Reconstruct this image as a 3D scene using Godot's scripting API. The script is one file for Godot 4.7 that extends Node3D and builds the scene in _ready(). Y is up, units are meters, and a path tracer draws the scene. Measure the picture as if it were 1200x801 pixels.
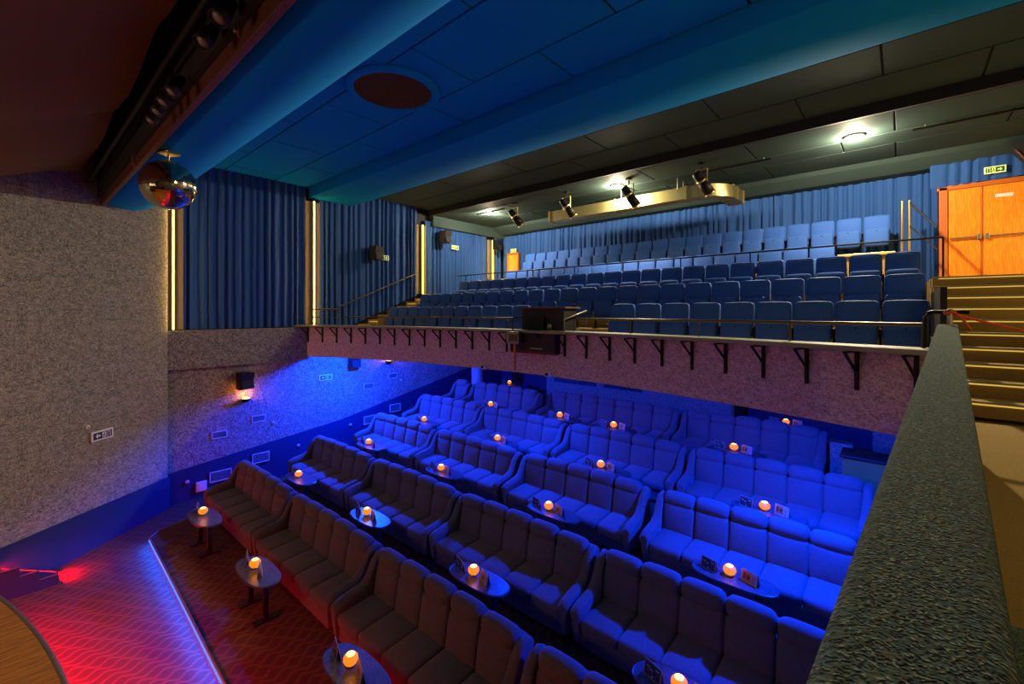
extends Node3D
# A small cinema: stalls with velour sofas under a curved balcony, seen from the side gangway.
# Positions are written as (x across the hall, d metres towards the back of the hall, h metres above the lens).
const LENS_Y := 4.6
const FOCAL := 521.0
const PX := 600.0
const PY := 366.0
var yaw := atan2(457.0, 521.0)
var M := {}
var taken := {}
var rng := RandomNumberGenerator.new()

func P(x: float, d: float, h: float) -> Vector3:
	return Vector3(x, h + LENS_Y, -d)

func ray(px: float, py: float) -> Vector3:
	var u := (px - PX) / FOCAL
	return Vector3(u * cos(yaw) - sin(yaw), -(py - PY) / FOCAL, u * sin(yaw) + cos(yaw))

func on_h(px: float, py: float, h: float) -> Vector3:   # (x, d, h) where a pixel's ray meets the height h
	var r := ray(px, py)
	var k := h / r.y
	return Vector3(r.x * k, r.z * k, h)

# ------------------------------------------------------------------ nodes
func numbered(n: String) -> String:
	if not taken.has(n):
		taken[n] = 0
		return n
	taken[n] += 1
	return "%s_%03d" % [n, taken[n]]

func tag(o: Node, label: String, category: String, group := "") -> Node:
	o.set_meta("label", label)
	o.set_meta("category", category)
	if group != "": o.set_meta("group", group)
	return o

func thing(called: String, at: Vector3, label: String, category: String, group := "", turn := 0.0) -> Node3D:
	var o := Node3D.new()
	o.name = numbered(called)
	add_child(o)
	o.position = at
	o.rotation.y = turn
	tag(o, label, category, group)
	return o

func setting(called: String) -> Node3D:
	var o := Node3D.new()
	o.name = numbered(called)
	o.set_meta("kind", "structure")
	add_child(o)
	return o

func put(mesh: Mesh, called: String, m: Material, parent: Node, at := Vector3.ZERO, rot := Vector3.ZERO) -> MeshInstance3D:
	var o := MeshInstance3D.new()
	o.mesh = mesh
	o.material_override = m
	o.name = called
	parent.add_child(o, true)
	o.position = at
	o.rotation = rot
	return o

func struct(mesh: Mesh, called: String, m: Material, at := Vector3.ZERO, rot := Vector3.ZERO) -> MeshInstance3D:
	var o := put(mesh, numbered(called), m, self, at, rot)
	o.set_meta("kind", "structure")
	return o

func copy_of(o: Node3D, at: Vector3, label: String, group: String, turn := 0.0) -> Node3D:
	var c: Node3D = o.duplicate()
	c.name = numbered(str(o.get_meta("base")))
	add_child(c)
	c.position = at
	c.rotation.y = turn
	c.scale = o.scale
	c.set_meta("label", label)
	if group != "": c.set_meta("group", group)
	return c

# ------------------------------------------------------------------ shapes
class Shape:
	var tris := PackedVector3Array()
	var uvs := PackedVector2Array()
	var groups := PackedInt32Array()
	func tri(a: Vector3, b: Vector3, c: Vector3, g := 0) -> void:
		tris.append_array([a, b, c]); groups.append(g)
	func quad(a: Vector3, b: Vector3, c: Vector3, d: Vector3, g := 0) -> void:
		tri(a, b, c, g); tri(a, c, d, g)
	func mesh(closed := true) -> ArrayMesh:
		var vol := 0.0
		if closed:
			for i in range(0, tris.size(), 3): vol += tris[i].dot(tris[i + 1].cross(tris[i + 2]))
		var st := SurfaceTool.new()
		st.begin(Mesh.PRIMITIVE_TRIANGLES)
		for i in range(0, tris.size(), 3):
			st.set_smooth_group(groups[i / 3])
			st.add_vertex(tris[i])
			if vol > 0.0:
				st.add_vertex(tris[i + 2]); st.add_vertex(tris[i + 1])
			else:
				st.add_vertex(tris[i + 1]); st.add_vertex(tris[i + 2])
		st.generate_normals()
		st.index()
		return st.commit()
	func box(c: Vector3, s: Vector3, b := Basis.IDENTITY) -> void:
		var p := []
		for i in 8:
			p.append(c + b * (s * 0.5 * Vector3(1 if i & 1 else -1, 1 if i & 2 else -1, 1 if i & 4 else -1)))
		for f in [[0, 1, 3, 2], [4, 6, 7, 5], [0, 4, 5, 1], [2, 3, 7, 6], [0, 2, 6, 4], [1, 5, 7, 3]]:
			quad(p[f[0]], p[f[3]], p[f[2]], p[f[1]], -1)
	func loft(rings: Array, caps := true, g := 0, around := true) -> void:
		var n: int = rings[0].size()
		for i in rings.size() - 1:
			for j in (n if around else n - 1):
				var k := (j + 1) % n
				quad(rings[i][j], rings[i][k], rings[i + 1][k], rings[i + 1][j], g)
		if caps and around:
			for e in [0, rings.size() - 1]:
				var c := Vector3.ZERO
				for v in rings[e]: c += v
				c /= n
				for j in n:
					var k := (j + 1) % n
					if e == 0: tri(rings[e][k], rings[e][j], c, -1)
					else: tri(rings[e][j], rings[e][k], c, -1)
	func tube(pts: Array, r: float, n := 8, caps := true) -> void:
		var rings := []
		for i in pts.size():
			var t: Vector3 = (pts[min(i + 1, pts.size() - 1)] - pts[max(i - 1, 0)]).normalized()
			var a := t.cross(Vector3.UP if absf(t.y) < 0.9 else Vector3.RIGHT).normalized()
			var b := t.cross(a)
			var ring := []
			for j in n:
				var w := TAU * j / n
				ring.append(pts[i] + (a * cos(w) + b * sin(w)) * r)
			rings.append(ring)
		loft(rings, caps)
	func lathe(prof: Array, n := 24, c := Vector3.ZERO) -> void:
		var rings := []
		for p in prof:
			var ring := []
			for j in n:
				var w := TAU * j / n
				ring.append(c + Vector3(cos(w) * p.x, p.y, sin(w) * p.x))
			rings.append(ring)
		loft(rings, true)
	func prism(poly: Array, a: Vector3, along: Vector3, ex: Vector3, ey: Vector3, g := -1) -> void:   # poly of Vector2 in (ex, ey), pushed from a by along
		var r0 := []
		var r1 := []
		for q in poly:
			r0.append(a + ex * q.x + ey * q.y)
			r1.append(a + ex * q.x + ey * q.y + along)
		loft([r0, r1], false, g)
		var pv := PackedVector2Array(poly)
		var ix := Geometry2D.triangulate_polygon(pv)
		for i in range(0, ix.size(), 3):
			tri(r0[ix[i]], r0[ix[i + 2]], r0[ix[i + 1]], -1)
			tri(r1[ix[i]], r1[ix[i + 1]], r1[ix[i + 2]], -1)

func box_mesh(s: Vector3) -> ArrayMesh:
	var sh := Shape.new()
	sh.box(Vector3.ZERO, s)
	return sh.mesh()

# a box with every edge cut by c
func chamfer(s: Vector3, c := 0.006) -> ArrayMesh:
	return soft_box(s, c, 0.0, 1)

func soft_box(s: Vector3, r: float, bulge := 0.0, corner := 3, mids := 3) -> ArrayMesh:
	var h := s * 0.5
	var ax := []
	for k in 3:
		var l := []
		for i in corner + 1: l.append(-h[k] + r * (1.0 - cos(PI * 0.5 * i / corner)) if i < corner else -h[k] + r)
		if corner > 1 and bulge > 0.0:
			for i in mids: l.append(lerpf(-h[k] + r, h[k] - r, (i + 1.0) / (mids + 1.0)))
		var m := l.duplicate()
		m.reverse()
		for v in m:
			if -v > l[-1] + 1e-6: l.append(-v)
		ax.append(l)
	var sh := Shape.new()
	var g := 0 if corner > 1 else -1
	for k in 3:
		var a := (k + 1) % 3
		var b := (k + 2) % 3
		for sgn in [-1.0, 1.0]:
			var grid := []
			for i in ax[a].size():
				var row := []
				for j in ax[b].size():
					var p := Vector3.ZERO
					p[k] = sgn * h[k]; p[a] = ax[a][i]; p[b] = ax[b][j]
					var core := Vector3(clampf(p.x, -h.x + r, h.x - r), clampf(p.y, -h.y + r, h.y - r), clampf(p.z, -h.z + r, h.z - r))
					var q := core + (p - core).normalized() * r
					if bulge > 0.0:
						var w := Vector3(1.0 - pow(absf(q.x) / h.x, 2.0), 1.0 - pow(absf(q.y) / h.y, 2.0), 1.0 - pow(absf(q.z) / h.z, 2.0))
						q.x += signf(q.x) * bulge * 0.25 * w.y * w.z * absf(q.x) / h.x
						q.y += signf(q.y) * bulge * w.x * w.z * absf(q.y) / h.y
						q.z += signf(q.z) * bulge * w.x * w.y * absf(q.z) / h.z
					row.append(q)
				grid.append(row)
			for i in grid.size() - 1:
				for j in grid[i].size() - 1:
					if sgn > 0: sh.quad(grid[i][j], grid[i + 1][j], grid[i + 1][j + 1], grid[i][j + 1], g)
					else: sh.quad(grid[i][j], grid[i][j + 1], grid[i + 1][j + 1], grid[i + 1][j], g)
	return sh.mesh()

func tube_mesh(pts: Array, r: float, n := 8) -> ArrayMesh:
	var sh := Shape.new()
	sh.tube(pts, r, n)
	return sh.mesh()

func lathe_mesh(prof: Array, n := 24) -> ArrayMesh:
	var sh := Shape.new()
	sh.lathe(prof, n)
	return sh.mesh()

# a hanging cloth with folds, in its own x (width) and y (height), folds towards z
func pleats(w: float, h_low_a: float, h_low_b: float, h_top: float, sid: int, amp := 0.05, period := 0.17) -> ArrayMesh:
	var n := int(w / 0.022)
	var no := FastNoiseLite.new()
	no.seed = sid
	no.frequency = 0.9
	var rings := []
	for i in n + 1:
		var x := w * i / n
		var ph := x / period * TAU + no.get_noise_1d(x * 2.0) * 5.0
		var am := amp * (0.65 + 0.6 * no.get_noise_1d(x * 1.3 + 40.0))
		var low := lerpf(h_low_a, h_low_b, x / w)
		var col := []
		for k in 7:
			var t := k / 6.0
			var dr := no.get_noise_2d(x * 3.0, t * 1.6) * 0.9
			col.append(Vector3(x - w * 0.5, lerpf(low, h_top, t), am * (0.75 + 0.25 * (1.0 - t)) * (sin(ph + dr) + 0.35 * sin(ph * 2.0 + 1.0))))
		rings.append(col)
	var sh := Shape.new()
	sh.loft(rings, false, 0, false)
	return sh.mesh(false)

# ------------------------------------------------------------------ textures and materials
func tex(img: Image) -> ImageTexture:
	img.generate_mipmaps()
	return ImageTexture.create_from_image(img)

func mat(c: Color, rough := 0.8, metal := 0.0) -> StandardMaterial3D:
	var m := StandardMaterial3D.new()
	m.albedo_color = c
	m.roughness = rough
	m.metallic = metal
	return m

func triplanar(m: StandardMaterial3D, t: Texture2D, size: float) -> StandardMaterial3D:
	m.albedo_texture = t
	m.uv1_triplanar = true
	m.uv1_world_triplanar = true
	m.uv1_scale = Vector3.ONE / size
	return m

func glow(c: Color, e: float) -> StandardMaterial3D:
	var m := mat(c * 0.5, 0.6)
	m.emission_enabled = true
	m.emission = c
	m.emission_energy_multiplier = e
	return m

func strokes(size: int, count: int, base: Color, tones: Array, length: float, flat := 0.35, thick := 1) -> Image:
	var im := Image.create(size, size, true, Image.FORMAT_RGB8)
	im.fill(base)
	for i in count:
		var a := rng.randf() * TAU
		var c: Color = tones[rng.randi() % tones.size()]
		c = c.lerp(base, rng.randf() * flat)
		var p := Vector2(rng.randf(), rng.randf()) * size
		var l := length * (0.3 + rng.randf())
		for k in int(l):
			a += (rng.randf() - 0.5) * 0.35
			p += Vector2(cos(a), sin(a))
			im.set_pixel(posmod(int(p.x), size), posmod(int(p.y), size), c)
			if thick > 1:
				im.set_pixel(posmod(int(p.x) + 1, size), posmod(int(p.y), size), c)
				im.set_pixel(posmod(int(p.x), size), posmod(int(p.y) + 1, size), c)
	return im

func height_of(im: Image) -> ImageTexture:
	var g: Image = im.duplicate()
	g.clear_mipmaps()
	g.convert(Image.FORMAT_L8)
	return tex(g)

func wave_carpet() -> Image:
	var n := 512
	var im := Image.create(n, n, true, Image.FORMAT_RGB8)
	for y in n:
		for x in n:
			var fx := float(y) / n
			var fy := float(x) / n * 10.0
			var best := 9.0
			for k in [-1, 0, 1, 2]:
				var row: float = floorf(fy) + k
				var yy: float = row + 0.5 + 0.30 * sin(TAU * 5.0 * fx + row * TAU * 0.3 + 0.7 * sin(TAU * fx + row * TAU * 0.2))
				best = minf(best, absf(fy - yy))
			var s := clampf(1.0 - best * 3.4, 0.0, 1.0)
			var g := rng.randf() * 0.07
			var base := Color(0.24 + g, 0.145 + g * 0.7, 0.13 + g * 0.6)
			im.set_pixel(x, y, base.lerp(Color(0.47 + g, 0.31 + g, 0.20 + g), s * 0.55))
	return im

func grain(n: int, a: Color, b: Color, sid: int, stretch: float) -> Image:
	var im := Image.create(n, n, true, Image.FORMAT_RGB8)
	var no := FastNoiseLite.new()
	no.seed = sid
	no.frequency = 1.0
	no.fractal_octaves = 4
	for y in n:
		for x in n:
			var u := TAU * x / n
			var v := TAU * y / n
			var s := no.get_noise_3d(cos(u) * 1.2 * stretch + 20.0 * sin(v) / TAU * 0.15, sin(u) * 1.2 * stretch, cos(v) * 0.5)
			im.set_pixel(x, y, a.lerp(b, clampf(0.5 + s * 1.1 + (rng.randf() - 0.5) * 0.08, 0.0, 1.0)))
	return im

func make_materials() -> void:
	var wool := strokes(512, 7500, Color(0.60, 0.57, 0.54), [Color(0.36, 0.34, 0.33), Color(0.80, 0.77, 0.72), Color(0.47, 0.45, 0.44), Color(0.70, 0.67, 0.63), Color(0.22, 0.21, 0.21)], 16.0, 0.3, 2)
	M.wool = triplanar(mat(Color(0.91, 0.92, 0.90), 0.95), tex(wool), 2.2)
	M.wool.heightmap_enabled = true
	M.wool.heightmap_texture = height_of(wool)
	M.wool.heightmap_scale = 0.6
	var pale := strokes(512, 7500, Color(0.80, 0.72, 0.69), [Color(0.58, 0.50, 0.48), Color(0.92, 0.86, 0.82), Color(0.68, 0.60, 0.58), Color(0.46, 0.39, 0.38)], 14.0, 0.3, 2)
	M.fascia = triplanar(mat(Color.WHITE, 0.95), tex(pale), 1.7)  # wool painted paler to stand in for light on the balcony front
	M.dado = mat(Color(0.07, 0.16, 0.33), 0.55)
	var wc := tex(wave_carpet())
	M.carpet = triplanar(mat(Color.WHITE, 0.97), wc, 1.25)
	var pc := strokes(512, 42000, Color(0.33, 0.42, 0.40), [Color(0.13, 0.21, 0.23), Color(0.38, 0.53, 0.52), Color(0.64, 0.71, 0.62), Color(0.20, 0.35, 0.41), Color(0.48, 0.45, 0.33), Color(0.08, 0.12, 0.14)], 4.0, 0.1, 2)
	M.pile = triplanar(mat(Color.WHITE, 1.0), tex(pc), 0.55)
	M.pile.heightmap_enabled = true
	M.pile.heightmap_texture = height_of(pc)
	M.pile.heightmap_scale = 0.5
	var rc := strokes(256, 9000, Color(0.62, 0.50, 0.25), [Color(0.55, 0.44, 0.21), Color(0.69, 0.56, 0.30), Color(0.58, 0.48, 0.26)], 6.0)
	M.ramp = triplanar(mat(Color.WHITE, 0.98), tex(rc), 0.6)
	var vel := strokes(256, 5000, Color(0.36, 0.335, 0.355), [Color(0.315, 0.29, 0.31), Color(0.405, 0.38, 0.395)], 26.0)
	M.velour = triplanar(mat(Color.WHITE, 0.9), tex(vel), 0.5)
	M.velour.uv1_world_triplanar = false
	M.velour.rim_enabled = true
	M.velour.rim = 0.35
	M.curtain = mat(Color(0.08, 0.28, 0.54), 0.8)
	M.curtain.rim_enabled = true
	M.curtain.rim = 0.4
	M.seat_blue = mat(Color(0.15, 0.34, 0.66), 0.8)
	M.seat_blue.rim_enabled = true
	M.seat_blue.rim = 0.3
	M.ceil_blue = mat(Color(0.05, 0.54, 0.82), 0.9)
	M.ceil_slate = mat(Color(0.23, 0.29, 0.28), 0.75)
	for q in [M.ceil_blue, M.ceil_slate]: q.metallic_specular = 0.12
	M.wood = triplanar(mat(Color.WHITE, 0.4), tex(grain(256, Color(0.62, 0.36, 0.12), Color(0.80, 0.53, 0.22), 5, 3.0)), 0.8)
	M.door = triplanar(mat(Color.WHITE, 0.35), tex(grain(256, Color(0.90, 0.47, 0.07), Color(1.0, 0.60, 0.13), 9, 4.0)), 0.7)
	M.door_frame = mat(Color(0.72, 0.37, 0.09), 0.45)
	M.timber = triplanar(mat(Color.WHITE, 0.6), tex(grain(128, Color(0.30, 0.15, 0.08), Color(0.44, 0.22, 0.12), 3, 3.0)), 0.6)
	M.board = mat(Color(0.45, 0.40, 0.33), 0.8)
	M.cloth = mat(Color(0.46, 0.37, 0.17), 0.95)
	M.black = mat(Color(0.05, 0.05, 0.055), 0.55)
	M.iron = mat(Color(0.10, 0.085, 0.08), 0.5, 0.6)
	M.rail = mat(Color(0.40, 0.37, 0.30), 0.38, 0.9)
	M.steel = mat(Color(0.62, 0.60, 0.52), 0.35, 1.0)
	M.brass = mat(Color(0.78, 0.68, 0.42), 0.36, 1.0)
	M.duct = mat(Color(0.70, 0.66, 0.45), 0.42, 0.9)
	M.shelf = mat(Color(0.55, 0.56, 0.47), 0.45)
	M.white = mat(Color(0.82, 0.82, 0.82), 0.6)
	M.grille = mat(Color(0.42, 0.43, 0.46), 0.6)
	M.dark_paint = mat(Color(0.09, 0.09, 0.10), 0.8)
	M.stall_wall = triplanar(mat(Color(0.9, 0.86, 0.86), 0.95), tex(wool), 1.2)
	M.column = mat(Color(0.70, 0.68, 0.70), 0.8)
	M.mirror = mat(Color(0.86, 0.80, 0.66), 0.10, 1.0)
	M.copper = mat(Color(0.72, 0.46, 0.31), 0.45, 0.6)
	M.rope = mat(Color(0.95, 0.36, 0.10), 0.8)
	M.kerb = mat(Color(0.62, 0.58, 0.55), 0.35, 0.8)
	var mar := strokes(256, 1500, Color(0.20, 0.215, 0.24), [Color(0.36, 0.38, 0.42), Color(0.13, 0.14, 0.16), Color(0.47, 0.48, 0.50)], 60.0, 0.6)
	M.marble = triplanar(mat(Color.WHITE, 0.38), tex(mar), 0.5)
	M.marble.uv1_world_triplanar = false
	M.lens = mat(Color(0.55, 0.52, 0.47), 0.35)
	M.glow_strip = glow(Color(1.0, 0.80, 0.38), 7.0)
	M.glow_warm = glow(Color(1.0, 0.84, 0.52), 6.0)
	M.glow_amber = glow(Color(1.0, 0.55, 0.10), 1.0)
	M.glow_flame = glow(Color(1.0, 0.78, 0.38), 5.0)
	M.glow_blue = glow(Color(0.10, 0.38, 1.0), 3.0)
	M.glow_ice = glow(Color(0.55, 0.65, 1.0), 2.5)
	M.glow_red = glow(Color(1.0, 0.05, 0.03), 2.5)
	M.glow_step = glow(Color(1.0, 0.82, 0.36), 0.65)
	M.glow_flood = glow(Color(0.10, 0.20, 1.0), 4.0)

# ------------------------------------------------------------------ lights
func omni(parent: Node, at: Vector3, c: Color, e: float, size := 0.05) -> void:
	var l := OmniLight3D.new()
	l.name = "bulb_light"
	l.light_color = c
	l.light_energy = e
	l.light_size = size
	l.omni_range = 40.0
	l.omni_attenuation = 2.0
	l.shadow_enabled = true
	parent.add_child(l, true)
	l.position = at

func area(parent: Node, at: Vector3, towards: Vector3, size: Vector2, c: Color, e: float, along := Vector3.ZERO) -> void:
	var l := AreaLight3D.new()
	l.name = "panel_light"
	l.light_color = c
	l.light_energy = e
	l.area_size = size
	l.area_range = 40.0
	l.area_attenuation = 2.0
	l.area_normalize_energy = true
	l.shadow_enabled = true
	parent.add_child(l, true)
	l.position = at
	var up := Vector3.UP if absf(towards.normalized().y) < 0.9 else Vector3.RIGHT
	l.basis = Basis.looking_at(towards, up)
	if along != Vector3.ZERO:   # the long side of the panel follows the strip
		var z := -towards.normalized()
		var x := (along - z * along.dot(z)).normalized()
		l.basis = Basis(x, z.cross(x), z)

func spot(parent: Node, at: Vector3, towards: Vector3, angle: float, c: Color, e: float, size := 0.06) -> void:
	var l := SpotLight3D.new()
	l.name = "beam_light"
	l.light_color = c
	l.light_energy = e
	l.light_size = size
	l.spot_range = 40.0
	l.spot_attenuation = 2.0
	l.spot_angle = angle
	l.spot_angle_attenuation = 0.6
	l.shadow_enabled = true
	parent.add_child(l, true)
	l.position = at
	l.basis = Basis.looking_at(towards, Vector3.UP if absf(towards.normalized().y) < 0.9 else Vector3.RIGHT)

func _ready() -> void:
	rng.seed = 77
	# camera: level, turned to the side wall, lens shifted down a little
	var cam := Camera3D.new()
	cam.name = "camera"
	add_child(cam)
	cam.position = Vector3(0, LENS_Y, 0)
	cam.rotation.y = yaw
	cam.near = 0.05
	cam.far = 80.0
	cam.projection = Camera3D.PROJECTION_FRUSTUM
	cam.size = 801.0 / FOCAL * cam.near
	cam.frustum_offset = Vector2(0, -(400.5 - PY) / FOCAL * cam.near)
	cam.current = true
	var we := WorldEnvironment.new()
	we.name = "air"
	var env := Environment.new()
	env.background_mode = Environment.BG_COLOR
	env.background_color = Color.BLACK
	env.tonemap_mode = Environment.TONE_MAPPER_LINEAR
	env.tonemap_exposure = 1.0
	env.sdfgi_enabled = true
	env.ssao_enabled = true
	env.ssil_enabled = true
	we.environment = env
	add_child(we)
	make_materials()
	build_shell()
	build_ceiling()
	build_balcony()
	build_gangway()
	build_stage()
	build_wall_things()
	build_sofas()
	build_seats()
	build_ceiling_things()
	build_balcony_things()

# ------------------------------------------------------------------ the shell
func slab(x0: float, x1: float, d0: float, d1: float, h0: float, h1: float) -> Shape:
	var s := Shape.new()
	s.box(P((x0 + x1) / 2, (d0 + d1) / 2, (h0 + h1) / 2), Vector3(absf(x1 - x0), absf(h1 - h0), absf(d1 - d0)))
	return s

const TIERS := [[4.10, 5.89, -4.17], [5.89, 7.59, -3.92], [7.59, 9.17, -3.575], [9.17, 14.3, -3.24]]

func build_shell() -> void:
	# floors of the stalls: the low floor before the platform, the platform edge and the rising tiers
	struct(slab(-13.2, 2.6, -9.0, 14.6, -4.8, -4.48).mesh(), "floor", M.carpet)
	var edge := [Vector2(0.2, 1.60), Vector2(-5.9, 1.68), Vector2(-8.5, 1.76), Vector2(-10.75, 1.82), Vector2(-10.95, 1.98), Vector2(-11.3, 2.75), Vector2(-11.62, 3.6), Vector2(-11.72, 4.15), Vector2(0.2, 4.15)]
	var s := Shape.new()
	s.prism(edge, P(0, 0, -4.48), Vector3(0, 0.19, 0), Vector3(1, 0, 0), Vector3(0, 0, -1))
	struct(s.mesh(), "floor", M.carpet)
	for t in TIERS:
		struct(slab(-11.72 if t[0] < 9.0 else -12.8, 0.2, t[0], t[1] + 0.02, -4.48, t[2]).mesh(), "floor", M.carpet)
	# walls beside the hall
	struct(slab(-13.3, -12.8, 2.3, 14.5, -4.9, -1.1).mesh(), "wall_left", M.wool)
	struct(slab(-13.3, -13.0, 2.3, 14.5, -1.1, 3.9).mesh(), "wall_left", M.dark_paint)
	struct(slab(-13.3, -12.66, 2.3, 5.66, -1.33, -0.42).mesh(), "wall_left", M.wool)
	var ws := Shape.new()
	var b := Basis(Vector3.UP, atan2(2.4, 1.9))   # the splayed wall beside the stage
	var along := Vector3(-1.9, 0, -2.4).normalized()
	var a := P(-12.62, 2.45, 0) 
	var nrm := Vector3(-along.z, 0, along.x)
	if nrm.x > 0: nrm = -nrm
	ws.prism([Vector2(0, -5.0), Vector2(-8.0, -5.0), Vector2(-8.0, 3.9), Vector2(0, 3.9)], a + nrm * 0.4, -nrm * 0.4, along, Vector3.UP)
	struct(ws.mesh(), "wall_front", M.wool)
	# dado along both
	var ds := Shape.new()
	ds.prism([Vector2(2.3, -4.9), Vector2(14.4, -4.9), Vector2(14.4, -1.7), Vector2(12.05, -2.15), Vector2(6.73, -3.24), Vector2(2.35, -3.76)], P(-12.8, 0, 0), Vector3(0.03, 0, 0), Vector3(0, 0, -1), Vector3.UP)
	struct(ds.mesh(), "baseboard_left", M.dado)
	var dp := Shape.new()
	dp.prism([Vector2(0.02, -4.9), Vector2(-8.0, -4.9), Vector2(-8.0, -3.7), Vector2(-3.2, -3.70), Vector2(0.02, -3.76)], a, -nrm * 0.035, along, Vector3.UP)
	struct(dp.mesh(), "baseboard_front", M.dado)
	struct(slab(2.3, 2.7, -9.0, 14.6, -5.0, 3.9).mesh(), "wall_right", M.wool)
	struct(slab(-13.3, 2.7, 14.3, 14.6, -5.0, 3.9).mesh(), "wall_back", M.dark_paint)
	struct(slab(-13.3, 2.7, -9.2, -9.0, -5.0, 3.9).mesh(), "wall_stage", M.dark_paint)
	# back of the stalls: a lit wall between two recesses, a column
	struct(slab(-8.9, -3.2, 11.9, 12.2, -4.0, -0.9).mesh(), "wall_stalls", M.stall_wall)
	struct(slab(-0.45, 2.2, 11.7, 12.0, -4.0, -0.9).mesh(), "wall_stalls", M.stall_wall)
	struct(slab(-12.8, -8.9, 13.9, 14.1, -4.0, -0.9).mesh(), "wall_stalls", M.dado)
	struct(slab(-3.2, -0.45, 13.5, 13.7, -4.0, -0.9).mesh(), "wall_stalls", M.dado)
	struct(lathe_mesh([Vector2(0.2, -3.24), Vector2(0.2, -0.9)], 24), "column", M.column, P(-11.6, 11.3, 0))
	# windows of the projection room in the stalls wall
	for w in [[-8.55, -7.62], [-7.56, -7.05], [-6.72, -6.2], [-6.14, -5.55]]:
		var win := setting("window_%d" % (taken.get("wn", 0) + 1))
		taken["wn"] = taken.get("wn", 0) + 1
		var px: float = (w[0] + w[1]) / 2
		var ww: float = w[1] - w[0]
		put(box_mesh(Vector3(ww, 0.2, 0.03)), "pane", M.black, win, P(px, 11.89, -2.14))
		for q in [-0.11, 0.11]: put(chamfer(Vector3(ww + 0.05, 0.025, 0.05), 0.004), "frame", M.dado, win, P(px, 11.88, -2.14 + q))
		for q in [-0.5, 0.5]: put(chamfer(Vector3(0.025, 0.22, 0.05), 0.004), "frame", M.dado, win, P(px + ww * q, 11.88, -2.14))

# ------------------------------------------------------------------ the ceiling
func panel_row(c: Node3D, d0: float, d1: float, h: float, first: float, step: float, m: Material, x_low := -12.95, x_high := 2.25) -> void:
	var x := first
	while x > x_low: x -= step
	while x < x_high:
		var a := maxf(x, x_low)
		var b := minf(x + step, x_high)
		if b - a > 0.05:
			put(chamfer(Vector3(b - a - 0.03, 0.03, d1 - d0 - 0.03), 0.006), "ceiling_panel", m, c, P((a + b) / 2, (d0 + d1) / 2, h + 0.015))
		x += step

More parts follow.
